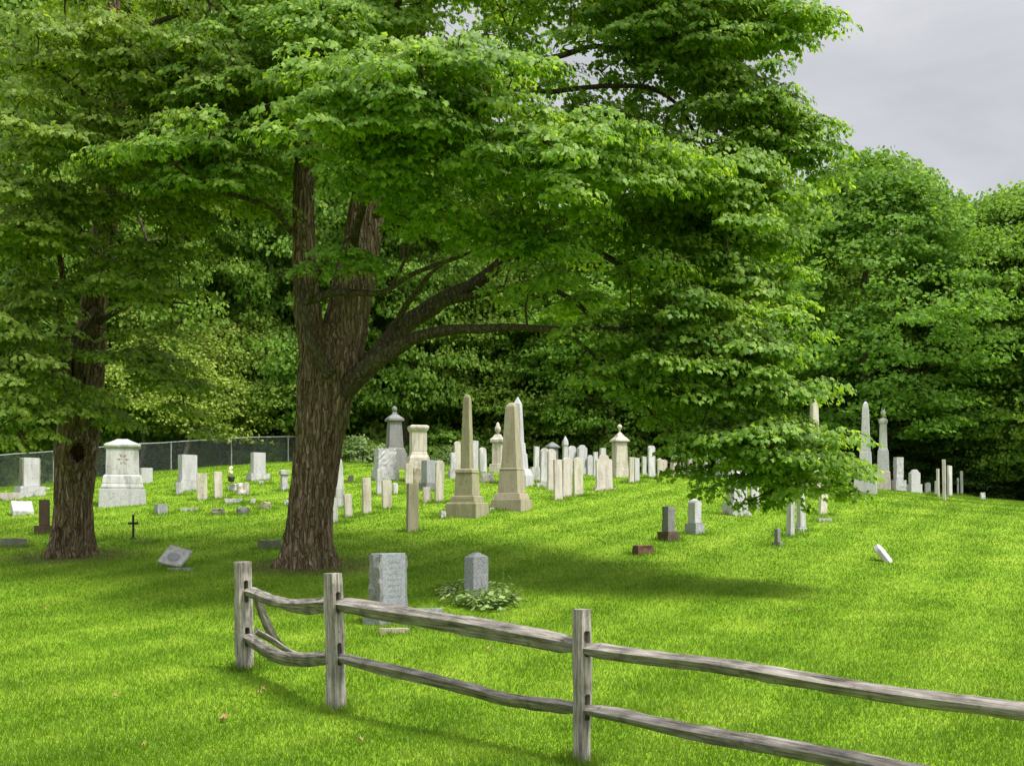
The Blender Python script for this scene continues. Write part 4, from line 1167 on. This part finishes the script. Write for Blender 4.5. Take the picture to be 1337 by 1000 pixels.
mon(882, 616, 'cream pyramid-shaped monument with ornate top on the crest', [('base', [(620, 22), (611, 20)]), ('shaft', [(611, 15), (592, 9)]), ('cap', [(592, 10), (588, 7), (586, 4)])], 'cream', th=20, Y=50, name='crest_monument',
    urn=[(586, 2), (583, 4), (579, 8), (576, 6), (574, 2)])
tab(893, 617, 596, 5, 'thin white slab right beside the cream pyramid-shaped monument', kind='white', th=60, Y=50)
mon(901, 616, 'small white shaft with rounded finial on the crest', [('base', [(620, 9), (612, 8)]), ('shaft', [(612, 7), (590, 6)])], 'cream', th=20, Y=50, name='finial_shaft', urn=[(590, 3), (587, 5), (583, 5), (579, 1)])
tab(911, 617, 605, 5, 'tiniest white tablet on the crest between two shafts', kind='cream', th=50, Y=50)
tab(921, 617, 590, 7, 'thin pointed white tablet at the end of the crest row', kind='white', th=50, top='gothic', Y=49, t=.1)
die(942, 617, 597, 15, 'pale granite block on the crest seen through the hanging leaves', (611, 18), 'lightgranite', th=30, Y=50, rough=.02)
# ---- behind the hanging boughs
mon(962, 672, 'bulky pale monument on rough base behind the hanging maple leaves', [
    ('base', [(674, 36), (656, 35)], None, .02), ('die', [(656, 26), (620, 24)]), ('cap', [(620, 27), (612, 14)])], 'lightgranite', th=20, name='block_monument')
tab(985, 664, 627, 14, 'white tablet on a footing right of the bulky pale monument', kind='white', th=35, foot=True)
tab(1032, 700, 653, 10, 'slim round-topped white tablet standing below the hanging leaves', kind='white', th=45, top='round', t=.12)
mon(1046, 693, 'white shaft on flared base beside the slim round-topped tablet', [('base', [(695, 17), (689, 16)]), ('shaft', [(689, 12), (655, 10), (645, 9), (638, 3)])], 'white', th=20)
die(1015, 713, 690, 9, 'small dark-sided grey stone below the slim round-topped tablet', (708, 12), 'grey', th=50, ratio=.7)
tab(1074, 672, 640, 13, 'leaning white tablet right behind the hanging leaf tips', kind='cream', th=40, lean=(0, 6), top='point')
low(1077, 681, 676.5, 20, 'flat white slab in the grass below the hanging leaf tips', 'white', th=10, ratio=.4, amp=.006)
mon(1063, 632, 'tall white round-topped column whose tip shows above the leaves', [('base', [(638, 34), (622, 32)]), ('plinth', [(622, 26), (600, 24)]), ('shaft', [(600, 15), (526, 10), (522, 8), (520, 4)])], 'cream', th=20, Y=45)
mon(1034, 632, 'thin pale finial shaft mostly hidden in the hanging leaves', [('base', [(636, 14), (620, 12)]), ('shaft', [(620, 9), (598, 7), (590, 2)])], 'white', th=20, Y=46)
# ---- right crest
mon(1130, 644, 'pale granite obelisk on a broad block base at the right crest', [
    ('base', [(646, 37), (619, 35)]), ('plinth', [(619, 32), (609, 22)]), ('die', [(609, 20), (590, 18)]), ('shaft', [(590, 16), (534, 10.5), (528, 8), (524, 2)])], 'lightgranite', th=-17)
mon(1153, 632, 'cream column monument with small urn beside the pale granite obelisk', [
    ('base', [(636, 25), (616, 22)], 'pink'), ('plinth', [(616, 20), (614, 19), (588, 17)], 'lightgranite'), ('shaft', [(588, 15), (584, 13), (553, 11)]), ('cap', [(553, 14), (549, 15), (546, 8)])], 'white', th=-17, name='urn_monument',
    urn=[(546, 3), (543, 3), (541, 6), (538, 7), (536, 4), (534, 5), (531, 1)], Y=47)
die(1173, 634, 597, 13, 'tall rough pale headstone right beside the cream column monument', (627, 20), 'lightgranite', th=25, ratio=.6, rough=.02, Y=47)
die(1194, 637, 613, 16, 'shouldered pale headstone midway along the right crest', (632, 19), 'lightgranite', th=22, ratio=.4, top='shoulder', Y=46)
tab(1211, 644, 630, 9, 'small low pale stone right of the shouldered headstone', kind='lightgranite', th=22, top='cut')
tab(1225, 648, 612, 6, 'thin white tablet seen edge-on, leftmost of the right cluster', kind='pink', th=62)
tab(1222, 646, 628, 5, 'stubby white tablet behind the leftmost tablet of the right cluster', kind='white', th=62, Y=45)
tab(1233, 654, 600, 6, 'tallest thin tablet of the right cluster, standing in front', kind='pink', th=65, t=.1)
tab(1240, 649, 608, 10, 'wide white tablet of the right cluster behind the tallest thin one', kind='white', th=50)
tab(1251, 644, 624, 4, 'short thin tablet near the right end of the cluster', kind='white', th=65)
tab(1256, 644, 615, 6, 'thin white tablet standing last at the right end of the cluster', kind='white', th=62)
low(1283, 646, 643, 7, 'small pale stone alone on the far right crest', 'white', th=20, Y=45)
# ---- the open slope right of the middle
die(873, 706, 661, 17, 'dark slim headstone on a wider brown base on the open slope', (694, 29), 'grey', th=40, ratio=.8, rough=.012, base_kind='brown')
die(907, 697, 651, 19, 'grey headstone with curved top on a block base on the open slope', (683, 26), 'lightgranite', th=48, ratio=.75, top='round', base_kind='granite')
low(840, 723, 712, 29, 'low reddish brick-coloured stone curb on the open slope', 'brick', th=25, ratio=.6, amp=.02)
# the leaning white stone
def leaning():
    lab = 'white stone leaning far over by itself on the right lawn'; reg(lab)
    p = locate(1160, 733); sc = p.y / F
    root = tag(empty('leaning_gravestone', tuple(p), R(62)), lab, 'gravestone'); tilt(root, R(-38), 0)
    bm = tablet_bm(.36, .10, .50, 'round', -.12, bev=.012); bm_obj('slab', bm, stone('lightgranite'), root)
leaning()

# ---- the two front headstones
FRONT = die(507, 812, 722, 43, 'large blue-grey headstone with rough left side behind the rail fence', (797, 62), 'bluegrey', th=55, ratio=.42, rough_sides=True, end_kind='grey', keep=True)
die(622, 781, 721, 32, 'smaller pale headstone with ridged top standing among leafy plants', (781, 32), 'granite', th=38, ratio=.85, top='roof')
low(560, 804, 794, 38, 'low dark grey stone seen just over the fence rail', 'granite', th=4, ratio=.35, amp=.008)
low(515, 826, 820, 42, 'flat pale slab in the grass below the large blue-grey headstone', 'tan', th=6, ratio=.35, amp=.006)

# worn lettering, too faint to read in the photo: rows of shallow cuts
def worn_lines(root, w, t, z0, z1, rows, kind, seed):
    r = random.Random(seed); bm = bmesh.new()
    for i in range(rows):
        z = z1 - (i + .5) * (z1 - z0) / rows; half = w * r.uniform(.18, .36); x = -half
        while x < half:
            L = r.uniform(.012, .03); hh = (z1 - z0) / rows * r.uniform(.22, .34)
            bmesh.ops.create_cube(bm, size=1, matrix=Matrix.Translation((x + L / 2, -t / 2 - .001, z)) @ Matrix.Diagonal((L * .7, .004, hh, 1)))
            x += L + r.uniform(.004, .012)
    bm_obj('worn_inscription', bm, stone(kind), root)
worn_lines(FRONT, FRONT['w_m'], FRONT['t_m'], .30, .82, 7, 'bluegrey_cut', 4)
del FRONT['w_m']; del FRONT['t_m']
# ---- plants round the smaller front headstone
def hosta():
    r = np.random.default_rng(3)
    spots = [(588, 778, 0.77), (599, 787, 0.86), (611, 792, 0.86), (627, 793, 0.95), (642, 796, 1.03), (654, 792, 0.95), (665, 785, 0.77), (593, 772, 0.69), (651, 778, 0.86), (638, 783, 0.86)]
    labs = ['far left', 'front left']
    for i, (px, py, s) in enumerate(spots):
        p = locate(px, py)
        root = tag(empty('hosta_plant', tuple(p), r.uniform(0, 6)), 'leafy cream-edged green plant in the clump around the smaller front headstone', 'plant', 'leafy plants around the smaller front headstone')
        n = 70
        a = r.uniform(0, 2 * np.pi, n); el = r.uniform(.15, 1.2, n)
        d = np.stack([np.cos(a) * np.cos(el), np.sin(a) * np.cos(el), np.sin(el)], 1)
        L = r.uniform(.12, .34, n) * s
        pos = d * L[:, None]
        tip = d * .8 + np.array([0, 0, -.5]); nrm = np.array([0, 0, 1.0]) * .8 + d * .5 + r.normal(0, .2, (n, 3))
        V, T = leaves_at(pos, nrm, tip, r.uniform(.07, .13, n) * s, RHOMB)
        link(bpy.data.objects.new('leaves', tri_mesh('leaves', V, T, M['leaf_hosta'])), root)
        t = Tubes()
        for q in range(0, n, 2): t.add([(0, 0, -.03), pos[q] * .5 + np.array([0, 0, .02]), pos[q]], [.006, .005, .004], 3)
        link(bpy.data.objects.new('stems', t.mesh('stems', M['leaf_shrub'])), root)
    # thin flower stalks
    for i, (px, py, h) in enumerate([(647, 778, 38), (667, 786, 34), (655, 782, 40), (600, 782, 26)]):
        p = locate(px, py); sc = p.y / F
        t = Tubes(); e = np.array([r.uniform(-.05, .05), 0, h * sc])
        t.add([(0, 0, -.03), e * .5 + np.array([.01, 0, 0]), e], [.006, .005, .003], 4)
        root = tag(empty('flower_stalk', tuple(p)), 'thin upright flower stalk rising from the plants by the smaller front headstone', 'plant', 'flower stalks by the smaller front headstone')
        link(bpy.data.objects.new('stem', t.mesh('stem', M['leaf_shrub'])), root)
        k = 14; pos = e[None] * r.uniform(.55, 1.02, k)[:, None]
        V, T = leaves_at(pos, r.normal(0, 1, (k, 3)), r.normal(0, 1, (k, 3)), np.full(k, .03), RHOMB)
        link(bpy.data.objects.new('buds', tri_mesh('buds', V, T, M['leaf_pale'])), root)
hosta()
# ------------------------------------------------------------------ split-rail fence
def beam_mesh(name, L, prof, mat, seed, step=.045, twist=.0, roll=0.0):
    """irregular split timber along local X. prof(t) -> (y offset, z offset, half depth, half height)"""
    k = max(8, int(L / step)); seg = 12
    V = []
    for i in range(k + 1):
        t = i / k; oy, oz, hy, hz = prof(t); x = t * L
        tw = roll + twist * t + .14 * noise.noise(Vector((x * .8, seed, 0)))
        for j in range(seg):
            a = 2 * math.pi * (j + .5) / seg
            # squarish cross-section
            c, s = math.cos(a), math.sin(a); q = (abs(c) ** 8 + abs(s) ** 8) ** (-1 / 8)
            y, z = c * q * hy, s * q * hz
            n = noise.noise(Vector((x * 1.6, j * .8 + seed, seed * 2.1))) * .26 + noise.noise(Vector((x * 7, j * 2.7 + seed, 3))) * .11
            y *= 1 + n; z *= 1 + n
            V.append((x, oy + y * math.cos(tw) - z * math.sin(tw), oz + y * math.sin(tw) + z * math.cos(tw)))
    Fc = [(i * seg + j, i * seg + (j + 1) % seg, (i + 1) * seg + (j + 1) % seg, (i + 1) * seg + j) for i in range(k) for j in range(seg)]
    Fc.append(tuple(range(seg))[::-1]); Fc.append(tuple(k * seg + j for j in range(seg)))
    me = bpy.data.meshes.new(name); me.from_pydata(V, [], Fc); me.materials.append(mat); me.update()
    return me

def rail(root, p0, p1, path, w0, w1, depth, seed, name='rail', taper=(True, True), roll=.55):
    """p0,p1 world end points; path = [(t, dz)] sag; w = seen heights at both ends (m)"""
    d = p1 - p0; L = d.length
    ts = [q[0] for q in path]; zs = [q[1] for q in path]; hs = [q[2] for q in path]
    def prof(t):
        e = 1.0
        if taper[0]: e = min(e, .62 + .38 * min(1, t * L / .22))
        if taper[1]: e = min(e, .62 + .38 * min(1, (1 - t) * L / .22))
        # smooth interpolation
        return 0.0, float(np.interp(t, ts, zs)), depth / 2 * e, float(np.interp(t, ts, hs)) * e * .43
    tsd = np.linspace(0, 1, 60); k = np.exp(-0.5 * (np.arange(-5, 6) / 2.2) ** 2); k /= k.sum()
    zz = np.convolve(np.pad(np.interp(tsd, ts, zs), 5, mode='edge'), k, 'valid'); hh = np.convolve(np.pad(np.interp(tsd, ts, hs), 5, mode='edge'), k, 'valid')
    ts, zs, hs = tsd, zz, hh
    me = beam_mesh(name, L, prof, M['wood_x'], seed, roll=roll)
    o = link(bpy.data.objects.new(name, me), root)
    x = d.normalized(); y = Vector((0, 0, 1)).cross(x).normalized(); z = x.cross(y)
    m = Matrix((x, y, z)).transposed().to_4x4(); m.translation = p0 - root.location
    o.matrix_local = m
    return o

def post(root, p, h, w, yaw, slots, seed, lean=(0, 0), crack=None):
    """square post with mortise slots cut right through"""
    V = []; seg = 16; k = 40
    me = beam_mesh('post', h + .3, lambda t: (0, 0, w * (.53 - .05 * t), w * (.53 - .06 * t)), M['wood_z'], seed, step=.05)
    # stand it up: local x -> z
    me.transform(Matrix(((0, 0, 1, 0), (0, 1, 0, 0), (1, 0, 0, -.3), (0, 0, 0, 1))))
    me.flip_normals()
    o = bpy.data.objects.new('post', me); COL.objects.link(o)
    cut = bmesh.new()
    for z0, z1, off in slots:
        b = box_bm(.05, 1.0, z0, z1, bev=.012)
        bmesh.ops.translate(b, verts=b.verts, vec=(off, 0, 0))
        m2 = bpy.data.meshes.new('t'); b.to_mesh(m2); b.free(); cut.from_mesh(m2); bpy.data.meshes.remove(m2)
    if crack:      # a drying check that splits the top of the post
        b = box_bm(.006, .10, h - crack, h + .1, .014, .16, bev=0, off=(.004, -w * .42))
        m2 = bpy.data.meshes.new('t'); b.to_mesh(m2); b.free(); cut.from_mesh(m2); bpy.data.meshes.remove(m2)
    bmesh.ops.recalc_face_normals(cut, faces=cut.faces)
    bm = bmesh.new(); bm.from_mesh(me); bmesh.ops.recalc_face_normals(bm, faces=bm.faces); bm.to_mesh(me); bm.free()
    mc = bpy.data.meshes.new('cut'); cut.to_mesh(mc); cut.free()
    oc = bpy.data.objects.new('cut', mc); COL.objects.link(oc)
    md = o.modifiers.new('b', 'BOOLEAN'); md.operation = 'DIFFERENCE'; md.object = oc; md.solver = 'EXACT'
    dg = bpy.context.evaluated_depsgraph_get(); dg.update()
    new = bpy.data.meshes.new_from_object(o.evaluated_get(dg)); new.name = 'post'
    bpy.data.objects.remove(o); bpy.data.objects.remove(oc)
    o = link(bpy.data.objects.new('post', new), root)
    o.location = p - root.location; o.rotation_euler = (R(lean[0]), R(lean[1]), yaw)
    return o

def rail_fence():
    P1 = locate(320, 874); P2 = locate(439, 929); P3 = locate(760, 998)
    P4 = Vector((2.95, 5.3, 0)); P4.z = gz(P4.x, P4.y)
    lab = 'weathered grey split-rail fence crossing the lawn in the foreground'; reg(lab)
    root = tag(empty('rail_fence', tuple(P2)), lab, 'fence')
    def h(P, y): return (HY - y) / F * P.y - P.z
    def at(px, py, Y): return pt(px, py, Y)
    d23 = math.atan2(P3.y - P2.y, P3.x - P2.x); d12 = math.atan2(P2.y - P1.y, P2.x - P1.x); d34 = math.atan2(P4.y - P3.y, P4.x - P3.x)
    # slots run along the fence line (local y of the post)
    y1 = d12 - math.pi / 2; y2 = (d12 * .35 + d23 * .65) - math.pi / 2; y3 = (d23 * .5 + d34 * .5) - math.pi / 2
    post(root, P1, h(P1, 733), .155, y1 + .1, [(h(P1, 786), h(P1, 757), 0), (h(P1, 843), h(P1, 818), 0)], 1, (0, 1.5))
    post(root, P2, h(P2, 748), .125, y2 + .12, [(h(P2, 800), h(P2, 772), 0), (h(P2, 868), h(P2, 838), 0)], 2, (0, 1.5), crack=.085)
    post(root, P3, h(P3, 795), .100, y3, [(h(P3, 857), h(P3, 823), 0), (h(P3, 940), h(P3, 905), 0)], 3, (0, 0))
    post(root, P4, 1.05, .11, d34 - math.pi / 2, [(.66, .82, 0), (.28, .44, 0)], 4)
    ov = .06
    s1, s2, s3 = P1.y / F, P2.y / F, P3.y / F
    u12 = (P2 - P1).normalized(); u23 = (P3 - P2).normalized(); u34 = (P4 - P3).normalized(); 
    def ends(A, B, za, zb, e0=.10, e1=.10):
        a = Vector((A.x, A.y, 0)); b = Vector((B.x, B.y, 0)); u = (b - a).normalized()
        a = a - u * e0; b = b + u * e1
        a.z = za; b.z = zb
        return a, b
    zz = lambda P, y: (HY - y) / F * P.y
    # upper 1-2
    a, b = ends(P1, P2, zz(P1, 772), zz(P2, 788), .03, .02)
    rail(root, a, b, [(0, 0, .09), (.12, .0, .10), (.3, -.04, .10), (.55, -.075, .12), (.75, -.05, .14), (1, 0, .13)], 0, 0, .09, 11)
    # lower 1-2, sagging and warped
    a, b = ends(P1, P2, zz(P1, 832), zz(P2, 858), .03, .02)
    rail(root, a, b, [(0, 0, .13), (.12, -.03, .16), (.3, -.085, .16), (.5, -.12, .15), (.75, -.07, .13), (1, 0, .12)], 0, 0, .08, 12)
    # upper 2-3
    a, b = ends(P2, P3, zz(P2, 788), zz(P3, 843), .05, .02)
    rail(root, a, b, [(0, 0, .085), (.06, 0, .11), (.3, .0, .14), (.6, .005, .14), (.9, 0, .12), (1, 0, .10)], 0, 0, .10, 13)
    # lower 2-3
    a, b = ends(P2, P3, zz(P2, 857), zz(P3, 925), .05, .02)
    rail(root, a, b, [(0, 0, .075), (.15, -.01, .085), (.35, -.015, .11), (.6, -.03, .125), (.72, -.055, .13), (.85, -.03, .12), (1, 0, .11)], 0, 0, .07, 14)
    # upper 3-4 and lower 3-4
    a, b = ends(P3, P4, zz(P3, 846), -(922 - HY) / F * 5.88 - .03, .05, .06)
    rail(root, a, b, [(0, 0, .09), (.1, 0, .085), (.3, .01, .09), (.6, -.02, .085), (1, 0, .08)], 0, 0, .08, 15)
    a, b = ends(P3, P4, zz(P3, 926), -(1012 - HY) / F * 5.88 - .10, .05, .06)
    rail(root, a, b, [(0, 0, .075), (.08, .01, .075), (.25, -.01, .085), (.5, .0, .085), (1, 0, .075)], 0, 0, .08, 16)
    # broken, warped rails going off behind the first post
    q0 = pt(332, 778, P1.y + .1); q1 = pt(378, 848, P1.y + .75)
    rail(root, q0, q1, [(0, .02, .06), (.3, -.05, .10), (.6, -.10, .10), (.85, -.06, .06), (1, 0, .03)], 0, 0, .05, 17, taper=(False, True))
    q0 = pt(334, 824, P1.y + .1); q1 = pt(388, 853, P1.y + .55)
    rail(root, q0, q1, [(0, 0, .07), (.3, .0, .075), (.7, -.02, .06), (1, 0, .03)], 0, 0, .05, 18, taper=(False, True))
rail_fence()
for px, py in ((320, 874), (439, 929), (760, 998)):
    p = locate(px, py); TUFTS.extend([(p.x, p.y, .17)] * 2)
make_grass(760000)

# ------------------------------------------------------------------ chain-link fence
def chain_fence():
    lab = 'grey chain-link fence with steel posts along the top of the bank'; reg(lab)
    way = [(-120, 43.5), (0, 46), (120, 50), (205, 52), (250, 53), (345, 55), (430, 57), (520, 59), (640, 60.5)]
    P = [Vector(((px - CX) / F * Y, Y, 0)) for px, Y in way]
    pl, _ = resample(P, [1] * len(P), .05)
    dist = np.concatenate([[0], np.cumsum(np.linalg.norm(np.diff(pl[:, :2], axis=0), axis=1))])
    total = dist[-1]; H = 1.25
    gx = lambda s: np.interp(s, dist, pl[:, 0]); gy = lambda s: np.interp(s, dist, pl[:, 1])
    sg = np.arange(0, total + .5, .5); base = ground(gx(sg), gy(sg)); 
    gzf = lambda s: np.interp(s, sg, base)
    root = tag(empty('chain_link_fence', (float(gx(total / 2)), float(gy(total / 2)), float(gzf(total / 2)))), lab, 'fence')
    org = Vector(root.location)
    def addp(name, t, mat):
        me = t.mesh(name, mat); me.transform(Matrix.Translation(-org)); link(bpy.data.objects.new(name, me), root)
    t = Tubes(); s = np.arange(0, total, 1.0)
    t.add(np.stack([gx(s), gy(s), gzf(s) + H], 1), np.full(len(s), .024), 6); addp('top_rail', t, M['steel'])
    for q in np.arange(0.4, total, 2.75):
        t = Tubes(); x, y, z = float(gx(q)), float(gy(q)), float(gzf(q))
        t.add([(x, y, z - .2), (x, y, z + H * .5), (x, y, z + H + .02)], [.028] * 3, 7); addp('post', t, M['steel'])
    # woven wire: two sets of slanting wires
    n = int(total / .09)
    V = []; T = []; r = .0015; b = 0
    for i in range(-int(H / .09), n):
        for sgn in (1, -1):
            s0 = i * .09; s1 = s0 + H
            if s0 < 0: continue
            if s1 > total: continue
            za, zb = (0.03, H) if sgn > 0 else (H, 0.03)
            A = (float(gx(s0)), float(gy(s0)), float(gzf(s0)) + za); B = (float(gx(s1)), float(gy(s1)), float(gzf(s1)) + zb)
            d = Vector(B) - Vector(A); side = Vector((0, 0, 1)).cross(d).normalized(); up = d.cross(side).normalized()
            for o in (up * r * 1.4, (side - up * .5) * r, (-side - up * .5) * r):
                V.append(tuple(Vector(A) + o)); 
            for o in (up * r * 1.4, (side - up * .5) * r, (-side - up * .5) * r): V.append(tuple(Vector(B) + o))
            for k in range(3):
                k2 = (k + 1) % 3; T += [(b + k, b + k2, b + 3 + k2), (b + k, b + 3 + k2, b + 3 + k)]
            b += 6
    me = tri_mesh('wire_mesh', np.array(V), np.array(T), M['wire']); me.transform(Matrix.Translation(-org))
    link(bpy.data.objects.new('wire_mesh', me), root)
chain_fence()

# ------------------------------------------------------------------ fallen leaves
FLG = 'dead leaves lying on the foreground lawn'
_r = random.Random(9)
for px, py in [(345, 907), (341, 911), (288, 944), (297, 945), (473, 975), (185, 980), (152, 915), (228, 838), (1042, 800), (1275, 785), (640, 850), (60, 800), (1015, 768)]:
    p = locate(px, py)
    n = np.array([[_r.uniform(-.5, .5), _r.uniform(-.9, .1), 1]]); t = np.array([[_r.uniform(-1, 1), _r.uniform(-1, 1), 0.0]])
    V, T = leaves_at(np.array([[0, 0, .045]]), n, t, np.array([_r.uniform(.045, .08)]), MAPLE)
    V[:, 2] += np.array([.0, .02, .0, .03, .0, .025, .0, .03, .0, .02])
    o = link(bpy.data.objects.new('dead_leaf', tri_mesh('dead_leaf', V, T, M['deadleaf']))); o.location = p
    tag(o, 'dry yellowish brown maple leaf lying on the foreground grass', 'leaf', FLG)

# ------------------------------------------------------------------ light, sky, camera
SUN_EL, SUN_AZ = 61.0, 58.0   # azimuth measured from behind the camera (-Y) towards +X
sd = Vector((math.sin(R(SUN_AZ)) * math.cos(R(SUN_EL)), -math.cos(R(SUN_AZ)) * math.cos(R(SUN_EL)), math.sin(R(SUN_EL))))
sun = bpy.data.lights.new('sun', 'SUN'); sun.energy = 4.7; sun.angle = R(12); sun.color = (1.0, .96, .90)
so = link(bpy.data.objects.new('sun', sun)); so.rotation_euler = sd.to_track_quat('Z', 'Y').to_euler(); so.location = (10, -10, 30)

world = bpy.data.worlds.new('World'); scene.world = world; world.use_nodes = True
nt = world.node_tree
for n in list(nt.nodes): nt.nodes.remove(n)
out = nt.nodes.new('ShaderNodeOutputWorld')
sky = N(nt, 'ShaderNodeTexSky', sky_type='NISHITA'); sky.sun_disc = False
sky.sun_elevation = R(SUN_EL); sky.sun_rotation = math.atan2(sd.x, sd.y)
bg1 = N(nt, 'ShaderNodeBackground'); bg1.inputs['Strength'].default_value = .10; nt.links.new(sky.outputs[0], bg1.inputs['Color'])
# a nearly closed layer of grey cloud
tc = N(nt, 'ShaderNodeTexCoord')
mp = mapping(nt, tc.outputs['Generated'], (1, 1, 2.4))
n1 = N(nt, 'ShaderNodeTexNoise'); n1.inputs['Scale'].default_value = 4.2; n1.inputs['Detail'].default_value = 7; n1.inputs['Roughness'].default_value = .55; n1.inputs['Distortion'].default_value = .3
nt.links.new(mp, n1.inputs['Vector'])
cc = ramp(nt, n1.outputs['Fac'], [(.35, (.57, .58, .61)), (.5, (.65, .655, .68)), (.64, (.76, .765, .785))])
# an overcast sky is brighter overhead than near the horizon, here boosted out of view for fill, plus an added glow round the sun
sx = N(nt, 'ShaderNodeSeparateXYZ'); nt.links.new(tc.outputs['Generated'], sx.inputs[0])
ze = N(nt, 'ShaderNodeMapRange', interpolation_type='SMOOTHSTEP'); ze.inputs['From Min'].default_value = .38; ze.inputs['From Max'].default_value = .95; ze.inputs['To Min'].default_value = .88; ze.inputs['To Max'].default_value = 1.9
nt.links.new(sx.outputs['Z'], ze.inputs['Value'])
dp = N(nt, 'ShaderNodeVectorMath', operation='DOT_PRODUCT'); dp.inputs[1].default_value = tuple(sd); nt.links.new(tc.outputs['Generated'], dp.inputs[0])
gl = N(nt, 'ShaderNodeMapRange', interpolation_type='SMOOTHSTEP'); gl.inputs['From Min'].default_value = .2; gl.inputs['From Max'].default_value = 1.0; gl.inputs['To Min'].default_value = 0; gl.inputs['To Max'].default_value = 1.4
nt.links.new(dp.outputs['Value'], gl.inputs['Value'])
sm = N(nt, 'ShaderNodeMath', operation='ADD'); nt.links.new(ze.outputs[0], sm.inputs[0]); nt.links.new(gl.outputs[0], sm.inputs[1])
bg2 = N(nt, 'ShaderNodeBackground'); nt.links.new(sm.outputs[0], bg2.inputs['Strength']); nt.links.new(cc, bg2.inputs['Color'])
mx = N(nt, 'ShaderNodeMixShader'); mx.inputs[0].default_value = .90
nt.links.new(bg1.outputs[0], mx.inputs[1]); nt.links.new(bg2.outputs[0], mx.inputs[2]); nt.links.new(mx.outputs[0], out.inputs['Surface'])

cam = bpy.data.cameras.new('camera'); cam.sensor_width = 36; cam.lens = F / 1337 * 36
cam.shift_y = (HY - 500) / 1337; cam.clip_start = .1; cam.clip_end = 2000
co = link(bpy.data.objects.new('camera', cam)); co.location = (0, 0, 0); co.rotation_euler = (R(90), 0, 0)
scene.camera = co
vs = scene.view_settings; vs.view_transform = 'Standard'; vs.look = 'None'; vs.gamma = 1; vs.exposure = .28
scene.cycles.max_bounces = 7; scene.cycles.diffuse_bounces = 4; scene.cycles.transmission_bounces = 4; scene.cycles.transparent_max_bounces = 4
scene.cycles.use_denoising = True
